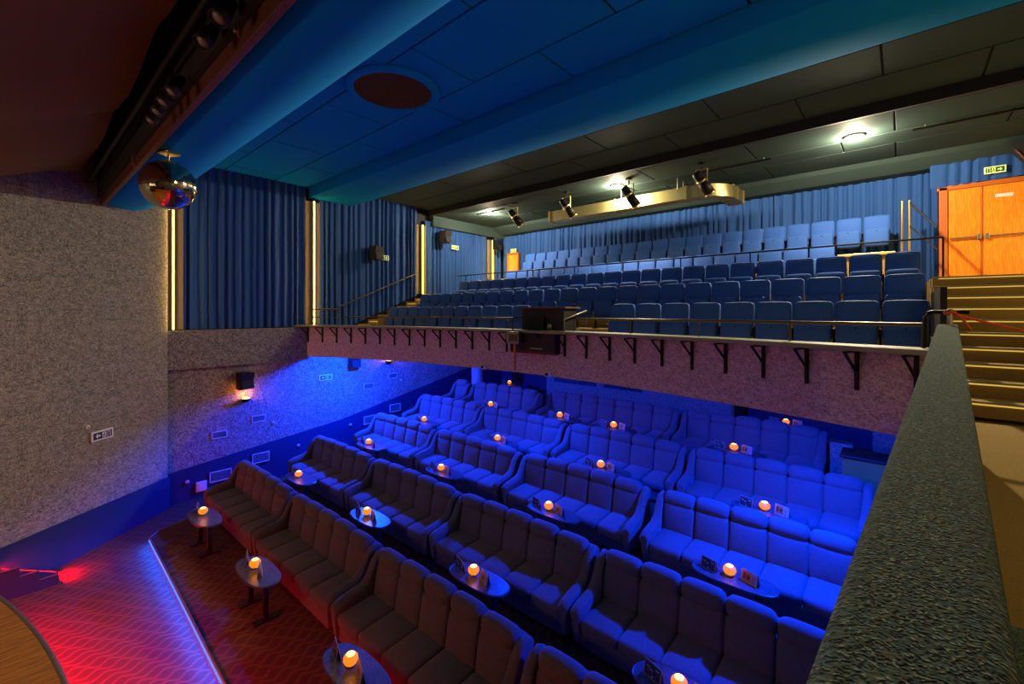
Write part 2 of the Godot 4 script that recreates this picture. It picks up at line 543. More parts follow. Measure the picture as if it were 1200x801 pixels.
func build_ceiling() -> void:
	var c := setting("ceiling")
	put(slab(-13.3, 2.7, -9.2, 14.6, 3.9, 4.1).mesh(), "slab", M.dark_paint, c)
	put(slab(-13.2, 2.5, 2.8, 5.8, 3.63, 3.7).mesh(), "backing", M.dark_paint, c)
	put(slab(-13.2, 2.5, 7.0, 10.2, 3.73, 3.8).mesh(), "backing", M.dark_paint, c)
	put(slab(-13.2, 2.5, 10.15, 14.4, 3.53, 3.73).mesh(), "backing", M.dark_paint, c)
	panel_row(c, 2.80, 3.65, 3.6, -8.67, 2.42, M.ceil_blue)
	panel_row(c, 3.65, 4.85, 3.6, -7.47, 2.44, M.ceil_blue)
	panel_row(c, 4.85, 5.76, 3.6, -8.66, 2.44, M.ceil_blue)
	panel_row(c, 7.1, 7.97, 3.7, -1.4, 2.4, M.ceil_slate)
	panel_row(c, 7.97, 9.05, 3.7, -0.22, 2.4, M.ceil_slate)
	panel_row(c, 9.05, 10.12, 3.7, 0.95, 2.35, M.ceil_slate)
	panel_row(c, 10.2, 11.35, 3.5, -0.1, 2.4, M.ceil_slate)
	panel_row(c, 11.35, 12.1, 3.5, -0.95, 2.4, M.ceil_slate)
	panel_row(c, 12.1, 13.3, 3.5, -0.1, 2.4, M.ceil_slate)
	put(slab(-13.2, 2.5, 10.12, 10.2, 3.5, 3.8).mesh(), "step_face", M.dark_paint, c)
	# the broad beam across the hall and the rounded header over the stage opening
	struct(soft_box(Vector3(15.4, 0.5, 1.34), 0.012, 0.0, 2), "trim_1", M.ceil_blue, P(-5.3, 6.44, 3.55))
	var prof := [Vector2(1.28, 2.12), Vector2(1.55, 2.10), Vector2(1.8, 2.13), Vector2(2.05, 2.24), Vector2(2.28, 2.42), Vector2(2.48, 2.66), Vector2(2.64, 2.93), Vector2(2.76, 3.22), Vector2(2.83, 3.5), Vector2(2.85, 3.7)]
	var r0 := []
	var r1 := []
	for q in prof:
		r0.append(P(-13.1, q.x, q.y)); r1.append(P(2.4, q.x, q.y))
	for q in [Vector2(2.6, 3.75), Vector2(1.28, 3.75)]:
		r0.append(P(-13.1, q.x, q.y)); r1.append(P(2.4, q.x, q.y))
	var hs := Shape.new()
	hs.loft([r0, r1], true, 0)
	struct(hs.mesh(), "trim_2", M.ceil_blue)
	struct(chamfer(Vector3(15.3, 0.16, 0.06), 0.008), "trim_3", M.timber, P(-5.3, 1.25, 2.15))
	struct(slab(-12.9, 2.3, 1.16, 1.22, 2.22, 3.85).mesh(), "trim_6", M.dark_paint)  # added dark board, painted shade behind the timber edge
	# bulkhead in front of the curtain at the back
	var bs := Shape.new()
	bs.prism([Vector2(13.2, 3.52), Vector2(13.35, 3.42), Vector2(13.75, 3.24), Vector2(14.2, 3.2), Vector2(14.3, 3.2), Vector2(14.3, 3.6), Vector2(13.2, 3.6)], P(-13.0, 0, 0), Vector3(15.3, 0, 0), Vector3(0, 0, -1), Vector3.UP)
	struct(bs.mesh(), "trim_4", M.ceil_slate)
	struct(slab(-13.0, -12.72, 10.2, 14.2, 3.12, 3.55).mesh(), "trim_5", M.ceil_slate)
	var ws := Shape.new()   # dark sloping boxing over the doors, a timber strip on its edge
	ws.prism([Vector2(1.60, 3.4), Vector2(1.70, 3.2), Vector2(1.96, 2.80), Vector2(2.3, 2.80), Vector2(2.3, 3.4)], P(0, 13.5, 0), Vector3(0, 0, 0.3), Vector3.RIGHT, Vector3.UP)
	struct(ws.mesh(), "trim_7", M.dark_paint)
	struct(tube_mesh([P(1.69, 13.19, 3.22), P(1.96, 13.19, 2.79)], 0.02, 6), "trim_8", M.timber)

# ------------------------------------------------------------------ the balcony
const ARC_X := -6.0
const ARC_R := 17.0
const ARC_D := -10.0
const LIP_H := -0.35

func arc(x: float, r := 17.0) -> float:
	return ARC_D + sqrt(r * r - (x - ARC_X) * (x - ARC_X))

func arc_band(r_in: float, r_out: float, h0: float, h1: float, x0 := -12.8, x1 := 0.2) -> ArrayMesh:
	var rings := []
	var n := 60
	for i in n + 1:
		var x := lerpf(x0, x1, float(i) / n)
		var da := arc(x, r_in)
		var db := arc(x, r_out)
		rings.append([P(x, da, h0), P(x, db, h0), P(x, db, h1), P(x, da, h1)])
	var s := Shape.new()
	for k in 4:
		var l := []
		for r in rings: l.append([r[k], r[(k + 1) % 4]])
		s.loft(l, false, k, false)
	s.quad(rings[0][0], rings[0][1], rings[0][2], rings[0][3], -1)
	s.quad(rings[n][3], rings[n][2], rings[n][1], rings[n][0], -1)
	return s.mesh()

func build_balcony() -> void:
	var b := setting("balcony")
	b.set_meta("label", "curved balcony with a grey textured front and a shelf on brackets")
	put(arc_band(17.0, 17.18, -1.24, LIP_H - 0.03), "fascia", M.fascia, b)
	put(arc_band(16.76, 17.22, LIP_H - 0.05, LIP_H), "shelf", M.shelf, b)
	# floors: the curved front one, straight tiers behind it
	var n := 40
	var poly := []
	for i in n + 1:
		var x := lerpf(-12.8, 0.34, float(i) / n)
		poly.append(Vector2(x, arc(x, 17.15)))
	poly.append(Vector2(0.34, 8.4)); poly.append(Vector2(-12.8, 8.4))
	var s := Shape.new()
	s.prism(poly, P(0, 0, -0.98), Vector3(0, 0.18, 0), Vector3(1, 0, 0), Vector3(0, 0, -1))
	put(s.mesh(), "front_floor", M.ramp, b)
	for t in [[8.38, 9.62, -0.98, -0.37], [9.6, 10.92, -0.98, 0.10], [10.9, 14.3, -0.98, 0.54], [12.45, 14.3, 0.5, 1.28]]:
		var left: float = -12.2 if t[3] < 0.5 else -12.8
		var right: float = 0.34 if t[3] < 1.0 else -0.1
		put(slab(left, right, t[0], t[1], t[2], t[3]).mesh(), "tier", M.ramp, b)
	put(slab(-12.8, -12.2, 8.3, 14.3, -0.98, -0.80).mesh(), "tier", M.ramp, b)
	put(slab(0.34, 2.3, 9.3, 14.3, -0.98, 0.385).mesh(), "tier", M.ramp, b)
	# bracket under the shelf: an upright on the fascia and a strut to the shelf
	var up := Shape.new()
	up.box(Vector3(0, -0.215, 0), Vector3(0.035, 0.43, 0.03))
	var upm := up.mesh()
	var st := Shape.new()
	st.tube([Vector3(0, -0.02, 0.26), Vector3(0, -0.23, 0.02)], 0.016, 6)
	var arm := Shape.new()
	arm.box(Vector3(0, -0.014, 0.13), Vector3(0.035, 0.02, 0.27))
	var stm := st.mesh()
	var armm := arm.mesh()
	for i in 27:
		var t := asin((-12.62 - ARC_X) / ARC_R) + i * 0.502 / ARC_R
		var x := ARC_X + sin(t) * ARC_R
		if x > 0.15: break
		var o := Node3D.new()
		o.name = "bracket"
		b.add_child(o, true)
		o.position = P(x, ARC_D + cos(t) * ARC_R, LIP_H - 0.05)
		o.position += Vector3(-sin(t) * 0.016, 0, cos(t) * 0.016)
		o.rotation.y = -t
		put(upm, "upright", M.iron, o)
		put(stm, "strut", M.iron, o)
		put(armm, "arm", M.iron, o)
	# narrow stair beside the wall, each tread with a lit nosing
	for i in 10:
		var d0 := 6.55 + i * 0.36
		var h := -0.65 + i * 0.145
		var stp := put(chamfer(Vector3(0.6, 0.2, 0.42), 0.01), "stair_tread", M.ramp, b, P(-12.5, d0 + 0.2, h - 0.1))
		put(box_mesh(Vector3(0.46, 0.02, 0.012)), "step_light", M.glow_step, stp, Vector3(0.05, 0.03, 0.216))

func build_gangway() -> void:
	# sloping gangway on which the camera stands, its carpeted parapet, and the stair up to the doors
	var slope := 0.0424
	var f := Shape.new()
	f.prism([Vector2(2.45, -1.01 - 3.42 * slope), Vector2(5.9, -1.01), Vector2(5.9, -1.3), Vector2(2.45, -1.45)], P(0.05, 0, 0), Vector3(2.3, 0, 0), Vector3(0, 0, -1), Vector3.UP)
	struct(f.mesh(), "floor", M.ramp)
	var f2 := Shape.new()
	f2.prism([Vector2(-3.0, -1.01 - 8.87 * slope), Vector2(2.45, -1.01 - 3.42 * slope), Vector2(2.45, -1.45), Vector2(-3.0, -1.6)], P(0.06, 0, 0), Vector3(2.29, 0, 0), Vector3(0, 0, -1), Vector3.UP)
	struct(f2.mesh(), "floor", M.pile)
	struct(slab(0.3, 2.3, 5.85, 9.4, -1.3, -1.05).mesh(), "floor", M.ramp)
	# parapet, top rising gently to the back, small rounded edges
	var rings := []
	for i in 49:
		var d := lerpf(-2.5, 5.05, i / 48.0)
		var x := 0.214 + (d - 5.05) * 0.0596
		var h := -0.095 + (d - 5.05) * 0.0424
		var w := 0.128
		rings.append([P(x, d, -4.48), P(x, d, h - 0.022), P(x + 0.003, d, h - 0.010), P(x + 0.010, d, h - 0.003), P(x + 0.022, d, h), P(x + w - 0.022, d, h), P(x + w - 0.010, d, h - 0.003), P(x + w - 0.003, d, h - 0.010), P(x + w, d, h - 0.022), P(x + w, d, -4.48)])
	var ps := Shape.new()
	ps.loft(rings, true, 0)
	struct(ps.mesh(), "wall_parapet", M.pile)
	struct(slab(0.22, 0.32, 5.0, 12.0, -4.48, -1.0).mesh(), "wall_gangway", M.stall_wall)
	# the stair: ten treads with pale nosings and a lit line under each
	var stair := setting("gangway_stair")
	stair.set_meta("label", "broad carpeted stair with lit nosings rising to the wooden doors")
	for k in 10:
		var h := -0.857 + k * 0.155
		var d0 := 6.2 + k * 0.347
		var t := put(chamfer(Vector3(1.95, 0.155, 0.40), 0.004), "step", M.ramp, stair, P(1.325, d0 + 0.2, h - 0.078))
		put(chamfer(Vector3(1.95, 0.016, 0.032), 0.003), "nosing", M.shelf, t, Vector3(0, 0.072, 0.202))
		put(box_mesh(Vector3(1.86, 0.014, 0.008)), "light_line", M.glow_step, t, Vector3(0.02, 0.05, 0.205))
	put(slab(0.34, 2.3, 9.68, 14.2, 0.385, 0.54).mesh(), "landing", M.ramp, stair)
	put(slab(0.34, 0.40, 7.3, 9.6, -1.0, 0.30).mesh(), "stringer", M.black, stair)
	# double doors at the head of the stair
	var door := setting("door_1")
	door.set_meta("label", "orange wooden double doors with a push bar at the head of the stair")
	var dz := 13.75
	struct(slab(0.62, 2.3, 13.8, 14.3, 0.5, 3.3).mesh(), "wall_back", M.dark_paint)
	put(chamfer(Vector3(0.14, 2.22, 0.12), 0.01), "door_frame", M.door_frame, door, P(0.69, dz, 1.65))
	put(chamfer(Vector3(1.75, 0.10, 0.12), 0.01), "door_frame", M.door_frame, door, P(1.46, dz, 2.74))
	put(chamfer(Vector3(0.13, 2.22, 0.12), 0.01), "door_frame", M.door_frame, door, P(2.24, dz, 1.65))
	for q in [[1.02, 0.51], [1.72, 0.87]]:
		var leaf := put(chamfer(Vector3(q[1] - 0.012, 2.15, 0.05), 0.006), "door_leaf", M.door, door, P(q[0], dz, 1.615))
		put(tube_mesh([Vector3(-q[1] * 0.46, 0, 0), Vector3(q[1] * 0.46, 0, 0)], 0.018), "push_bar", M.steel, leaf, Vector3(0, 0.0, 0.08))
		put(chamfer(Vector3(0.06, 0.12, 0.08), 0.008), "latch_case", M.steel, leaf, Vector3(q[1] * 0.42 * (1 if q[0] < 1.2 else -1), 0.0, 0.06))
	put(chamfer(Vector3(0.02, 2.15, 0.02), 0.004), "astragal", M.door_frame, door, P(1.28, dz - 0.035, 1.615))
	put(box_mesh(Vector3(0.26, 0.07, 0.004)), "notice", M.white, door, P(1.6, dz - 0.03, 2.45))
	var small := setting("door_2")
	small.set_meta("label", "small orange wooden door in the far back corner of the balcony")
	put(chamfer(Vector3(0.50, 1.86, 0.05), 0.006), "door_leaf", M.door, small, P(-12.15, 13.93, 1.47))
	for q in [-0.28, 0.28]: put(chamfer(Vector3(0.06, 1.92, 0.08), 0.006), "door_frame", M.door_frame, small, P(-12.15 + q, 13.93, 1.50))
	put(chamfer(Vector3(0.62, 0.06, 0.08), 0.006), "door_frame", M.door_frame, small, P(-12.15, 13.93, 2.45))
	# rope and its post on the end of the parapet
	var post := thing("rope_post", P(0.285, 4.93, -0.10), "short steel post at the end of the carpeted parapet", "post")
	put(tube_mesh([Vector3(0, 0, 0), Vector3(0, 0.11, 0)], 0.018), "tube", M.steel, post)
	put(lathe_mesh([Vector2(0.0, 0.105), Vector2(0.022, 0.11), Vector2(0.022, 0.125), Vector2(0.0, 0.13)], 12), "cap", M.steel, post)
	var rope := thing("barrier_rope", P(0.285, 4.93, 0.0), "orange red barrier rope hung from the parapet post across the stair", "rope")
	var pts := []
	for i in 25:
		var t := i / 24.0
		pts.append(Vector3(t * 1.95, 0.0 - 0.75 * t * (1.0 - t) - 0.06 * t, -0.25 * t))
	put(tube_mesh(pts, 0.009), "cord", M.rope, rope)
	var kn := []
	for i in 13:
		var a := TAU * i / 12.0
		kn.append(Vector3(cos(a) * 0.03, 0.0 + sin(a * 2.0) * 0.01, sin(a) * 0.03))
	put(tube_mesh(kn, 0.010), "loop", M.rope, rope)
	var pts2 := []
	for i in 9: pts2.append(Vector3(0.02 + 0.012 * i, -0.008 * i - 0.0012 * i * i, 0.02))
	put(tube_mesh(pts2, 0.009), "loose_end", M.rope, rope)

# ------------------------------------------------------------------ the stage end
func build_stage() -> void:
	var st := setting("stage")
	st.set_meta("label", "low wooden stage with a rounded front edge and red light under it")
	var poly := []
	var back := []
	for i in 33:
		var x := lerpf(-9.4, 0.0, i / 32.0)
		poly.append(Vector2(x, 0.42 - pow((x + 5.0) / 5.0, 2.0) * 0.943))
	for q in [Vector2(0.0, -6.0), Vector2(-10.0, -6.0)]: back.append(q)
	var s := Shape.new()
	s.prism(poly + back, P(0, 0, -3.64), Vector3(0, 0.06, 0), Vector3(1, 0, 0), Vector3(0, 0, -1))
	put(s.mesh(), "deck", M.wood, st)
	var rim := []
	for q in poly: rim.append(P(q.x, q.y + 0.005, -3.60))
	put(tube_mesh(rim, 0.03, 8), "edge_strip", M.kerb, st)
	var low := []
	for q in poly: low.append(Vector2(q.x, q.y - 0.22))
	var s2 := Shape.new()
	s2.prism(low + back, P(0, 0, -4.48), Vector3(0, 0.84, 0), Vector3(1, 0, 0), Vector3(0, 0, -1))
	put(s2.mesh(), "plinth", M.dark_paint, st)
	# red light under the stage edge
	var red := thing("stage_light_strip", Vector3.ZERO, "red light strip under the rounded edge of the wooden stage", "light strip")
	for i in range(0, 32, 4):
		var a := P(poly[i].x, poly[i].y - 0.12, -3.70)
		var b := P(poly[i + 4].x, poly[i + 4].y - 0.12, -3.70)
		put(tube_mesh([a, b], 0.012, 6), "light_tube", M.glow_red, red)
		var n := (b - a).cross(Vector3.UP).normalized()
		if n.z > 0: n = -n
		area(red, (a + b) / 2 + n * 0.02 + Vector3(0, -0.01, 0), Vector3(0, -1.0, 0) - n * 0.02, Vector2((b - a).length(), 0.03), Color(1.0, 0.0, 0.03), 9.0, b - a)
	# steps up to the stage beside the splayed wall: a toothed side panel, treads behind it lit red
	var steps := thing("stage_steps", P(-10.5, 0.58, -4.48), "low flight of three dark steps beside the stage, side panel cut in teeth", "steps")
	var teeth := [Vector2(0, 0), Vector2(0, 0.16), Vector2(0.215, 0.16), Vector2(0.215, 0.31), Vector2(0.43, 0.31), Vector2(0.43, 0.46), Vector2(0.645, 0.46), Vector2(0.645, 0.0)]
	var side := Shape.new()
	side.prism(teeth, Vector3.ZERO, Vector3(0.03, 0, 0), Vector3(0, 0, 1), Vector3.UP)
	put(side.mesh(), "side_panel", M.dado, steps)
	for k in 3:
		var tw: float = [0.44, 0.30, 0.15][k]
		put(chamfer(Vector3(0.034, 0.008, 0.216), 0.002), "edge_strip", M.kerb, steps, Vector3(0.015, 0.164 + 0.15 * k, 0.1075 + 0.215 * k))
		put(chamfer(Vector3(tw, 0.10 + 0.15 * k, 0.20), 0.004), "tread", M.dado, steps, Vector3(-tw / 2, 0.05 + 0.075 * k, 0.12 + 0.215 * k))
	put(tube_mesh([Vector3(-0.38, 0.03, -0.03), Vector3(-0.04, 0.03, -0.03)], 0.01, 6), "step_light", M.glow_red, steps)
	area(steps, Vector3(-0.21, 0.05, -0.05), Vector3(0, -0.1, -1), Vector2(0.36, 0.02), Color(1.0, 0.0, 0.03), 2.2)
	put(tube_mesh([Vector3(-0.02, 0.19, 0.02), Vector3(-0.02, 0.50, 0.62)], 0.006, 6), "step_light", M.glow_red, steps)
	area(steps, Vector3(-0.04, 0.36, 0.32), Vector3(-1, -0.25, 0), Vector2(0.6, 0.02), Color(1.0, 0.0, 0.03), 0.3, Vector3(0, 0.46, 0.89))
	# blue light under the platform edge
	var blue := thing("platform_light_strip", Vector3.ZERO, "bright blue light strip along the edge of the carpeted sofa platform", "light strip")
	var line := [Vector2(-3.0, 1.64), Vector2(-5.9, 1.68), Vector2(-8.5, 1.76), Vector2(-10.75, 1.82), Vector2(-10.95, 1.98), Vector2(-11.3, 2.75), Vector2(-11.62, 3.6), Vector2(-11.72, 4.15)]
	for i in line.size() - 1:
		var a := P(line[i].x, line[i].y - 0.018, -4.33)
		var b := P(line[i + 1].x, line[i + 1].y - 0.018, -4.33)
		if i < 4: put(tube_mesh([a, b], 0.009, 6), "light_tube", M.glow_blue, blue)
		var n := (b - a).cross(Vector3.UP).normalized()
		if n.z < 0: n = -n
		var ln := (b - a).length()
		if i < 4: area(blue, (a + b) / 2 + n * 0.02, n * 0.35 + Vector3(0, -1.0, 0), Vector2(ln, 0.02), Color(0.0, 0.32, 1.0), 1.9 * ln, b - a)
		var kerb := put(tube_mesh([a + Vector3(0, 0.045, -0.01), b + Vector3(0, 0.045, -0.01)], 0.016, 6), "metal_edge", M.kerb, blue)
	# brown masking cloth over the stage
	var rings := []
	var no := FastNoiseLite.new()
	no.seed = 4
	no.frequency = 0.35
	for i in 60:
		var ring := []
		for k in 16:
			var t := k / 15.0
			var d := lerpf(0.95, -6.0, t)
			var x := lerpf(-12.60 + (2.45 - d) * 0.79, 2.25, i / 59.0)
			var y := 2.60 + (maxf(d, -0.5) - 0.95) * 0.5 - 0.04 * sin(PI * t * 3.0)
			y += 0.05 * sin(x * 2.2 + t * 2.0) + no.get_noise_2d(x * 2.0, t * 4.0) * 0.12
			y = maxf(y, 0.2)
			ring.append(P(x, d, y))
		rings.append(ring)
	var cs := Shape.new()
	cs.loft(rings, false, 0, false)
	var cl := thing("masking_cloth", Vector3.ZERO, "brown masking cloth stretched over the stage, above the grey wall", "cloth")
	put(cs.mesh(false), "cloth", M.cloth, cl)

	# warm work light over the stage, out of the picture: what lights the deck, the cloth and the balcony front
	var wl := thing("stage_work_light", P(-6.0, -3.2, 0.9), "long warm work light hung over the stage", "lamp")
	put(chamfer(Vector3(2.4, 0.08, 0.2), 0.01), "housing", M.black, wl, Vector3(0, 0.10, 0))
	put(tube_mesh([Vector3(-1.1, 0, 0), Vector3(1.1, 0, 0)], 0.03, 10), "lamp_tube", M.glow_warm, wl)
	for x in [-1.0, 1.0]: put(tube_mesh([Vector3(x, 0.1, 0), Vector3(x, 0.75, 0)], 0.01, 6), "hanger", M.iron, wl)
	for x in [-0.7, 0.7]: omni(wl, Vector3(x, -0.06, 0.0), Color(1.0, 0.82, 0.68), 2.3, 0.1)

# ------------------------------------------------------------------ curtains, strips, vents, signs, speakers on the walls
func sign_image(light: Color, ink: Color, flip: bool) -> ImageTexture:
	var im := Image.create(96, 40, true, Image.FORMAT_RGB8)
	im.fill(light)
	im.fill_rect(Rect2i(5, 5, 86, 30), ink)
	# arrow
	for x in 24:
		im.fill_rect(Rect2i(14 + x, 20 - (x if x < 12 else 4), 1, 2 * (x if x < 12 else 4)), light)
	# running figure: head, body, legs, in a doorway
	im.fill_rect(Rect2i(46, 8, 18, 24), light)
	im.fill_rect(Rect2i(53, 10, 4, 4), ink)
	im.fill_rect(Rect2i(52, 15, 5, 8), ink)
	im.fill_rect(Rect2i(49, 22, 4, 7), ink)
	im.fill_rect(Rect2i(56, 22, 4, 7), ink)
	im.fill_rect(Rect2i(70, 8, 14, 24), light)
	im.fill_rect(Rect2i(73, 11, 8, 21), ink)
	if flip: im.flip_x()
	return tex(im)

func flat_print(w: float, h: float, t: Texture2D, e := 0.0) -> QuadMesh:
	var q := QuadMesh.new()
	q.size = Vector2(w, h)
	var m := mat(Color.WHITE, 0.5)
	m.albedo_texture = t
	if e > 0.0:
		m.emission_enabled = true
		m.emission_texture = t
		m.emission = Color.WHITE
		m.emission_operator = BaseMaterial3D.EMISSION_OP_MULTIPLY
		m.emission_energy_multiplier = e
	q.material = m
	return q

func exit_sign(at: Vector3, turn: float, w: float, h: float, t: Texture2D, label: String, e := 0.0) -> void:
	var s := thing("exit_sign", at, label, "exit sign", "", turn)
	put(chamfer(Vector3(w, h, 0.03), 0.004), "plate", M.white, s)
	var q := put(flat_print(w * 0.94, h * 0.9, t, e), "sign_face", null, s, Vector3(0, 0, 0.017))

func vent(at: Vector3, turn: float, w: float, h: float, label: String, group := "", n := 8, slope := 0.0) -> void:
	var v := thing("wall_vent", at, label, "vent", group, turn)
	v.rotation.z = 0.0
	put(box_mesh(Vector3(w - 0.02, h - 0.02, 0.006)), "backing", M.dado, v)
	for q in [-1, 1]:
		put(chamfer(Vector3(w, 0.02, 0.02), 0.004), "frame", M.white, v, Vector3(0, q * (h / 2 - 0.01), 0.01))
		put(chamfer(Vector3(0.02, h, 0.02), 0.004), "frame", M.white, v, Vector3(q * (w / 2 - 0.01), 0, 0.01))
	var sl := box_mesh(Vector3(w - 0.04, 0.006, 0.016))
	for k in n:
		put(sl, "slat", M.grille, v, Vector3(0, lerpf(-h / 2 + 0.03, h / 2 - 0.03, k / (n - 1.0)), 0.008), Vector3(0.5, 0, 0))

func speaker(at: Vector3, turn: float, label: String, s := 1.0) -> void:
	var o := thing("wall_speaker", at, label, "speaker", "", turn)
	var sh := Shape.new()   # cabinet, front broader at the top, tipped down
	var w := 0.17 * s
	var h := 0.22 * s
	sh.loft([[Vector3(-w * 0.7, -h, 0.06), Vector3(w * 0.7, -h, 0.06), Vector3(w * 0.7, h, 0.06), Vector3(-w * 0.7, h, 0.06)], [Vector3(-w, -h * 1.05, 0.32 * s), Vector3(w, -h * 1.05, 0.32 * s), Vector3(w, h * 0.95, 0.42 * s), Vector3(-w, h * 0.95, 0.42 * s)]], true, -1)
	put(sh.mesh(), "cabinet", M.black, o)
	var g := put(chamfer(Vector3(w * 1.85, h * 1.85, 0.012), 0.004), "grille_cloth", M.dark_paint, o, Vector3(0, -0.01, 0.375 * s), Vector3(-0.21, 0, 0))
	put(tube_mesh([Vector3(0, 0, 0), Vector3(0, 0, 0.08)], 0.03), "bracket", M.iron, o)

func build_wall_things() -> void:
	var left := PI / 2   # things on the side wall face +x
	var spots := [2.56, 5.87, 9.73, 13.3]
	var lows := [-0.40, -0.33, 0.66, 1.38]
	var tops := [3.3, 3.2, 3.1, 3.0]
	for i in 4:
		var words: String = ["beside the grey stage wall", "at the end of the balcony shelf", "beside the narrow balcony stair", "near the back corner of the balcony"][i]
		var s := thing("wall_light_strip", P(-12.64 if i == 0 else -12.72, spots[i], 0), "tall warm light strip on the curtained wall %s" % words, "light strip")
		var ln: float = tops[i] - lows[i]
		var mid: float = (tops[i] + lows[i]) / 2
		put(chamfer(Vector3(0.05, ln, 0.06), 0.006), "channel", M.steel, s, Vector3(-0.03, mid, 0))
		put(tube_mesh([Vector3(0, lows[i], 0), Vector3(0, tops[i], 0)], 0.014, 8), "light_tube", M.glow_strip, s)
		for sg in [-1.0, 1.0]: area(s, Vector3(0.0, mid, sg * 0.02), Vector3(0.25, 0, sg), Vector2(0.02, ln), Color(1.0, 0.78, 0.40), 1.7)
		put(box_mesh(Vector3(0.03, ln, 0.42)), "back_board", M.board, s, Vector3(-0.12, mid, 0))
	# unseen strips added on the opposite wall, placed for their light on gangway and ceiling
	for q in [[4.2, 1.9, 3.4, 1.3, "above the parapet"], [3.0, -0.3, 0.9, 1.3, "low over the sloping floor"], [7.6, -0.3, 2.2, 1.2, "beside the stair"], [10.4, 0.9, 2.1, 0.8, "at the head of the stair"], [12.9, 0.8, 2.1, 1.3, "next to the wooden doors"]]:
		var s := thing("wall_light_strip", P(2.26, q[0], 0), "added warm light strip on the gangway wall %s" % q[4], "light strip")
		var ln: float = q[2] - q[1]
		var mid: float = (q[1] + q[2]) / 2
		put(box_mesh(Vector3(0.012, ln, 0.03)), "light_tube", M.glow_strip, s, Vector3(0, mid, 0))
		area(s, Vector3(-0.02, mid, 0), Vector3(-1, 0, 0), Vector2(0.03, ln), Color(1.0, 0.86, 0.58), q[3])
	var cw := [["between the stage wall strip and the balcony shelf strip", 2.75, 5.68, -0.40, -0.40], ["beside the narrow balcony stair", 6.06, 9.55, -0.8, 0.6], ["behind the upper balcony side rail", 9.92, 13.1, 0.0, 0.54], ["in the back corner", 13.5, 14.0, 0.54, 0.54]]
	for i in cw.size():
		var q = cw[i]
		var c := thing("wall_curtain", P(-12.86, (q[1] + q[2]) / 2, 0), "dark blue pleated wall curtain %s" % q[0], "curtain", "", PI / 2)
		put(pleats(q[2] - q[1], q[3], q[4], 3.6 if i == 0 else (3.7 if i == 1 else 3.3), 11 + i, 0.07, 0.19), "cloth", M.curtain, c)
	var bc := thing("back_curtain", P(-6.1, 14.05, 0), "long blue pleated curtain behind the last row of balcony seats", "curtain")
	put(pleats(13.42, 0.54, 0.54, 3.26, 31, 0.07, 0.2), "cloth", M.curtain, bc)
	var dc := thing("door_curtain", P(1.35, 13.68, 0), "short blue pleated pelmet curtain above the wooden doors", "curtain")
	put(pleats(1.75, 2.76, 2.82, 3.3, 36, 0.05, 0.26), "cloth", M.curtain, dc)
	var white_sign := sign_image(Color(0.9, 0.9, 0.9), Color(0.12, 0.14, 0.22), false)
	var green_sign := sign_image(Color(0.87, 0.95, 0.55), Color(0.12, 0.30, 0.14), true)
	exit_sign(P(-11.625, 1.235, -2.36), atan2(2.4, -1.9), 0.44, 0.19, white_sign, "white exit sign on the grey splayed wall beside the stage")
	exit_sign(P(-12.77, 6.23, -1.91), left, 0.40, 0.17, white_sign, "white exit sign on the blue lit wall under the balcony")
	exit_sign(P(-12.79, 8.21, 1.80), left, 0.36, 0.16, green_sign, "green exit sign on the curtain beside the narrow stair", 0.25)
	exit_sign(P(-12.79, 11.29, 2.47), left, 0.36, 0.16, green_sign, "green exit sign on the curtain above the upper side rail", 0.25)
	exit_sign(P(-12.15, 13.95, 2.57), 0, 0.30, 0.15, green_sign, "green exit sign on the back curtain over the small side door", 0.6)
	exit_sign(P(1.46, 13.62, 2.98), 0, 0.32, 0.15, green_sign, "green exit sign hung over the orange double doors", 0.25)
	var wx := -12.79
	vent(P(wx, 3.52, -3.04), left, 0.34, 0.18, "small vent in the grey wall, right below the lamp, nearer the stage")
	vent(P(wx, 4.42, -2.80), left, 0.34, 0.18, "small vent in the grey wall below the lamp, nearer the balcony")
	vent(P(wx, 7.65, -2.34), left, 0.36, 0.18, "small vent in the blue lit wall under the balcony, nearer the exit sign")
	vent(P(wx, 8.54, -2.11), left, 0.34, 0.18, "small vent in the blue lit wall right under the amber wall lamp")
	vent(P(wx + 0.04, 3.54, -4.05), left, 0.48, 0.26, "larger vent low in the blue dado behind the front sofa")
	vent(P(wx + 0.04, 4.46, -3.83), left, 0.42, 0.26, "larger vent low in the blue dado between the first two sofas")
	vent(P(wx + 0.04, 7.65, -3.41), left, 0.40, 0.26, "larger vent low in the blue dado beside the third sofa")
	vent(P(wx + 0.04, 8.60, -3.18), left, 0.42, 0.26, "larger vent low in the blue dado beside the fourth sofa")
	var bx := thing("socket_box", P(wx + 0.05, 3.13, -4.20), "plain white wall box low on the blue dado beside the vent", "wall box", "", left)
	put(chamfer(Vector3(0.22, 0.24, 0.05), 0.008), "cover", M.white, bx)
	put(chamfer(Vector3(0.16, 0.18, 0.02), 0.006), "lid", M.white, bx, Vector3(0, 0, 0.03))
	for q in [[P(-12.755, 2.85, -4.02), "on the blue dado nearest the corner of the wall"], [P(-12.755, 5.44, -3.73), "on the blue dado between the larger vents"], [P(-12.755, 7.01, -3.45), "on the blue dado behind the second sofa"], [P(-12.79, 4.78, -2.98), "on the grey wall beside the small vent"], [P(-12.79, 8.87, -2.29), "on the blue lit wall beside the lamp's vent"], [P(-11.475, 1.015, -2.15), "on the splayed wall above the exit sign"]]:
		var sw := thing("wall_button", q[0], "small round white wall button %s" % q[1], "wall fitting", "", left if q[0].x < -12.0 else atan2(2.4, -1.9))
		put(lathe_mesh([Vector2(0.0, 0.0), Vector2(0.045, 0.0), Vector2(0.04, 0.02), Vector2(0.0, 0.026)], 16), "cover", M.white, sw, Vector3.ZERO, Vector3(PI / 2, 0, 0))
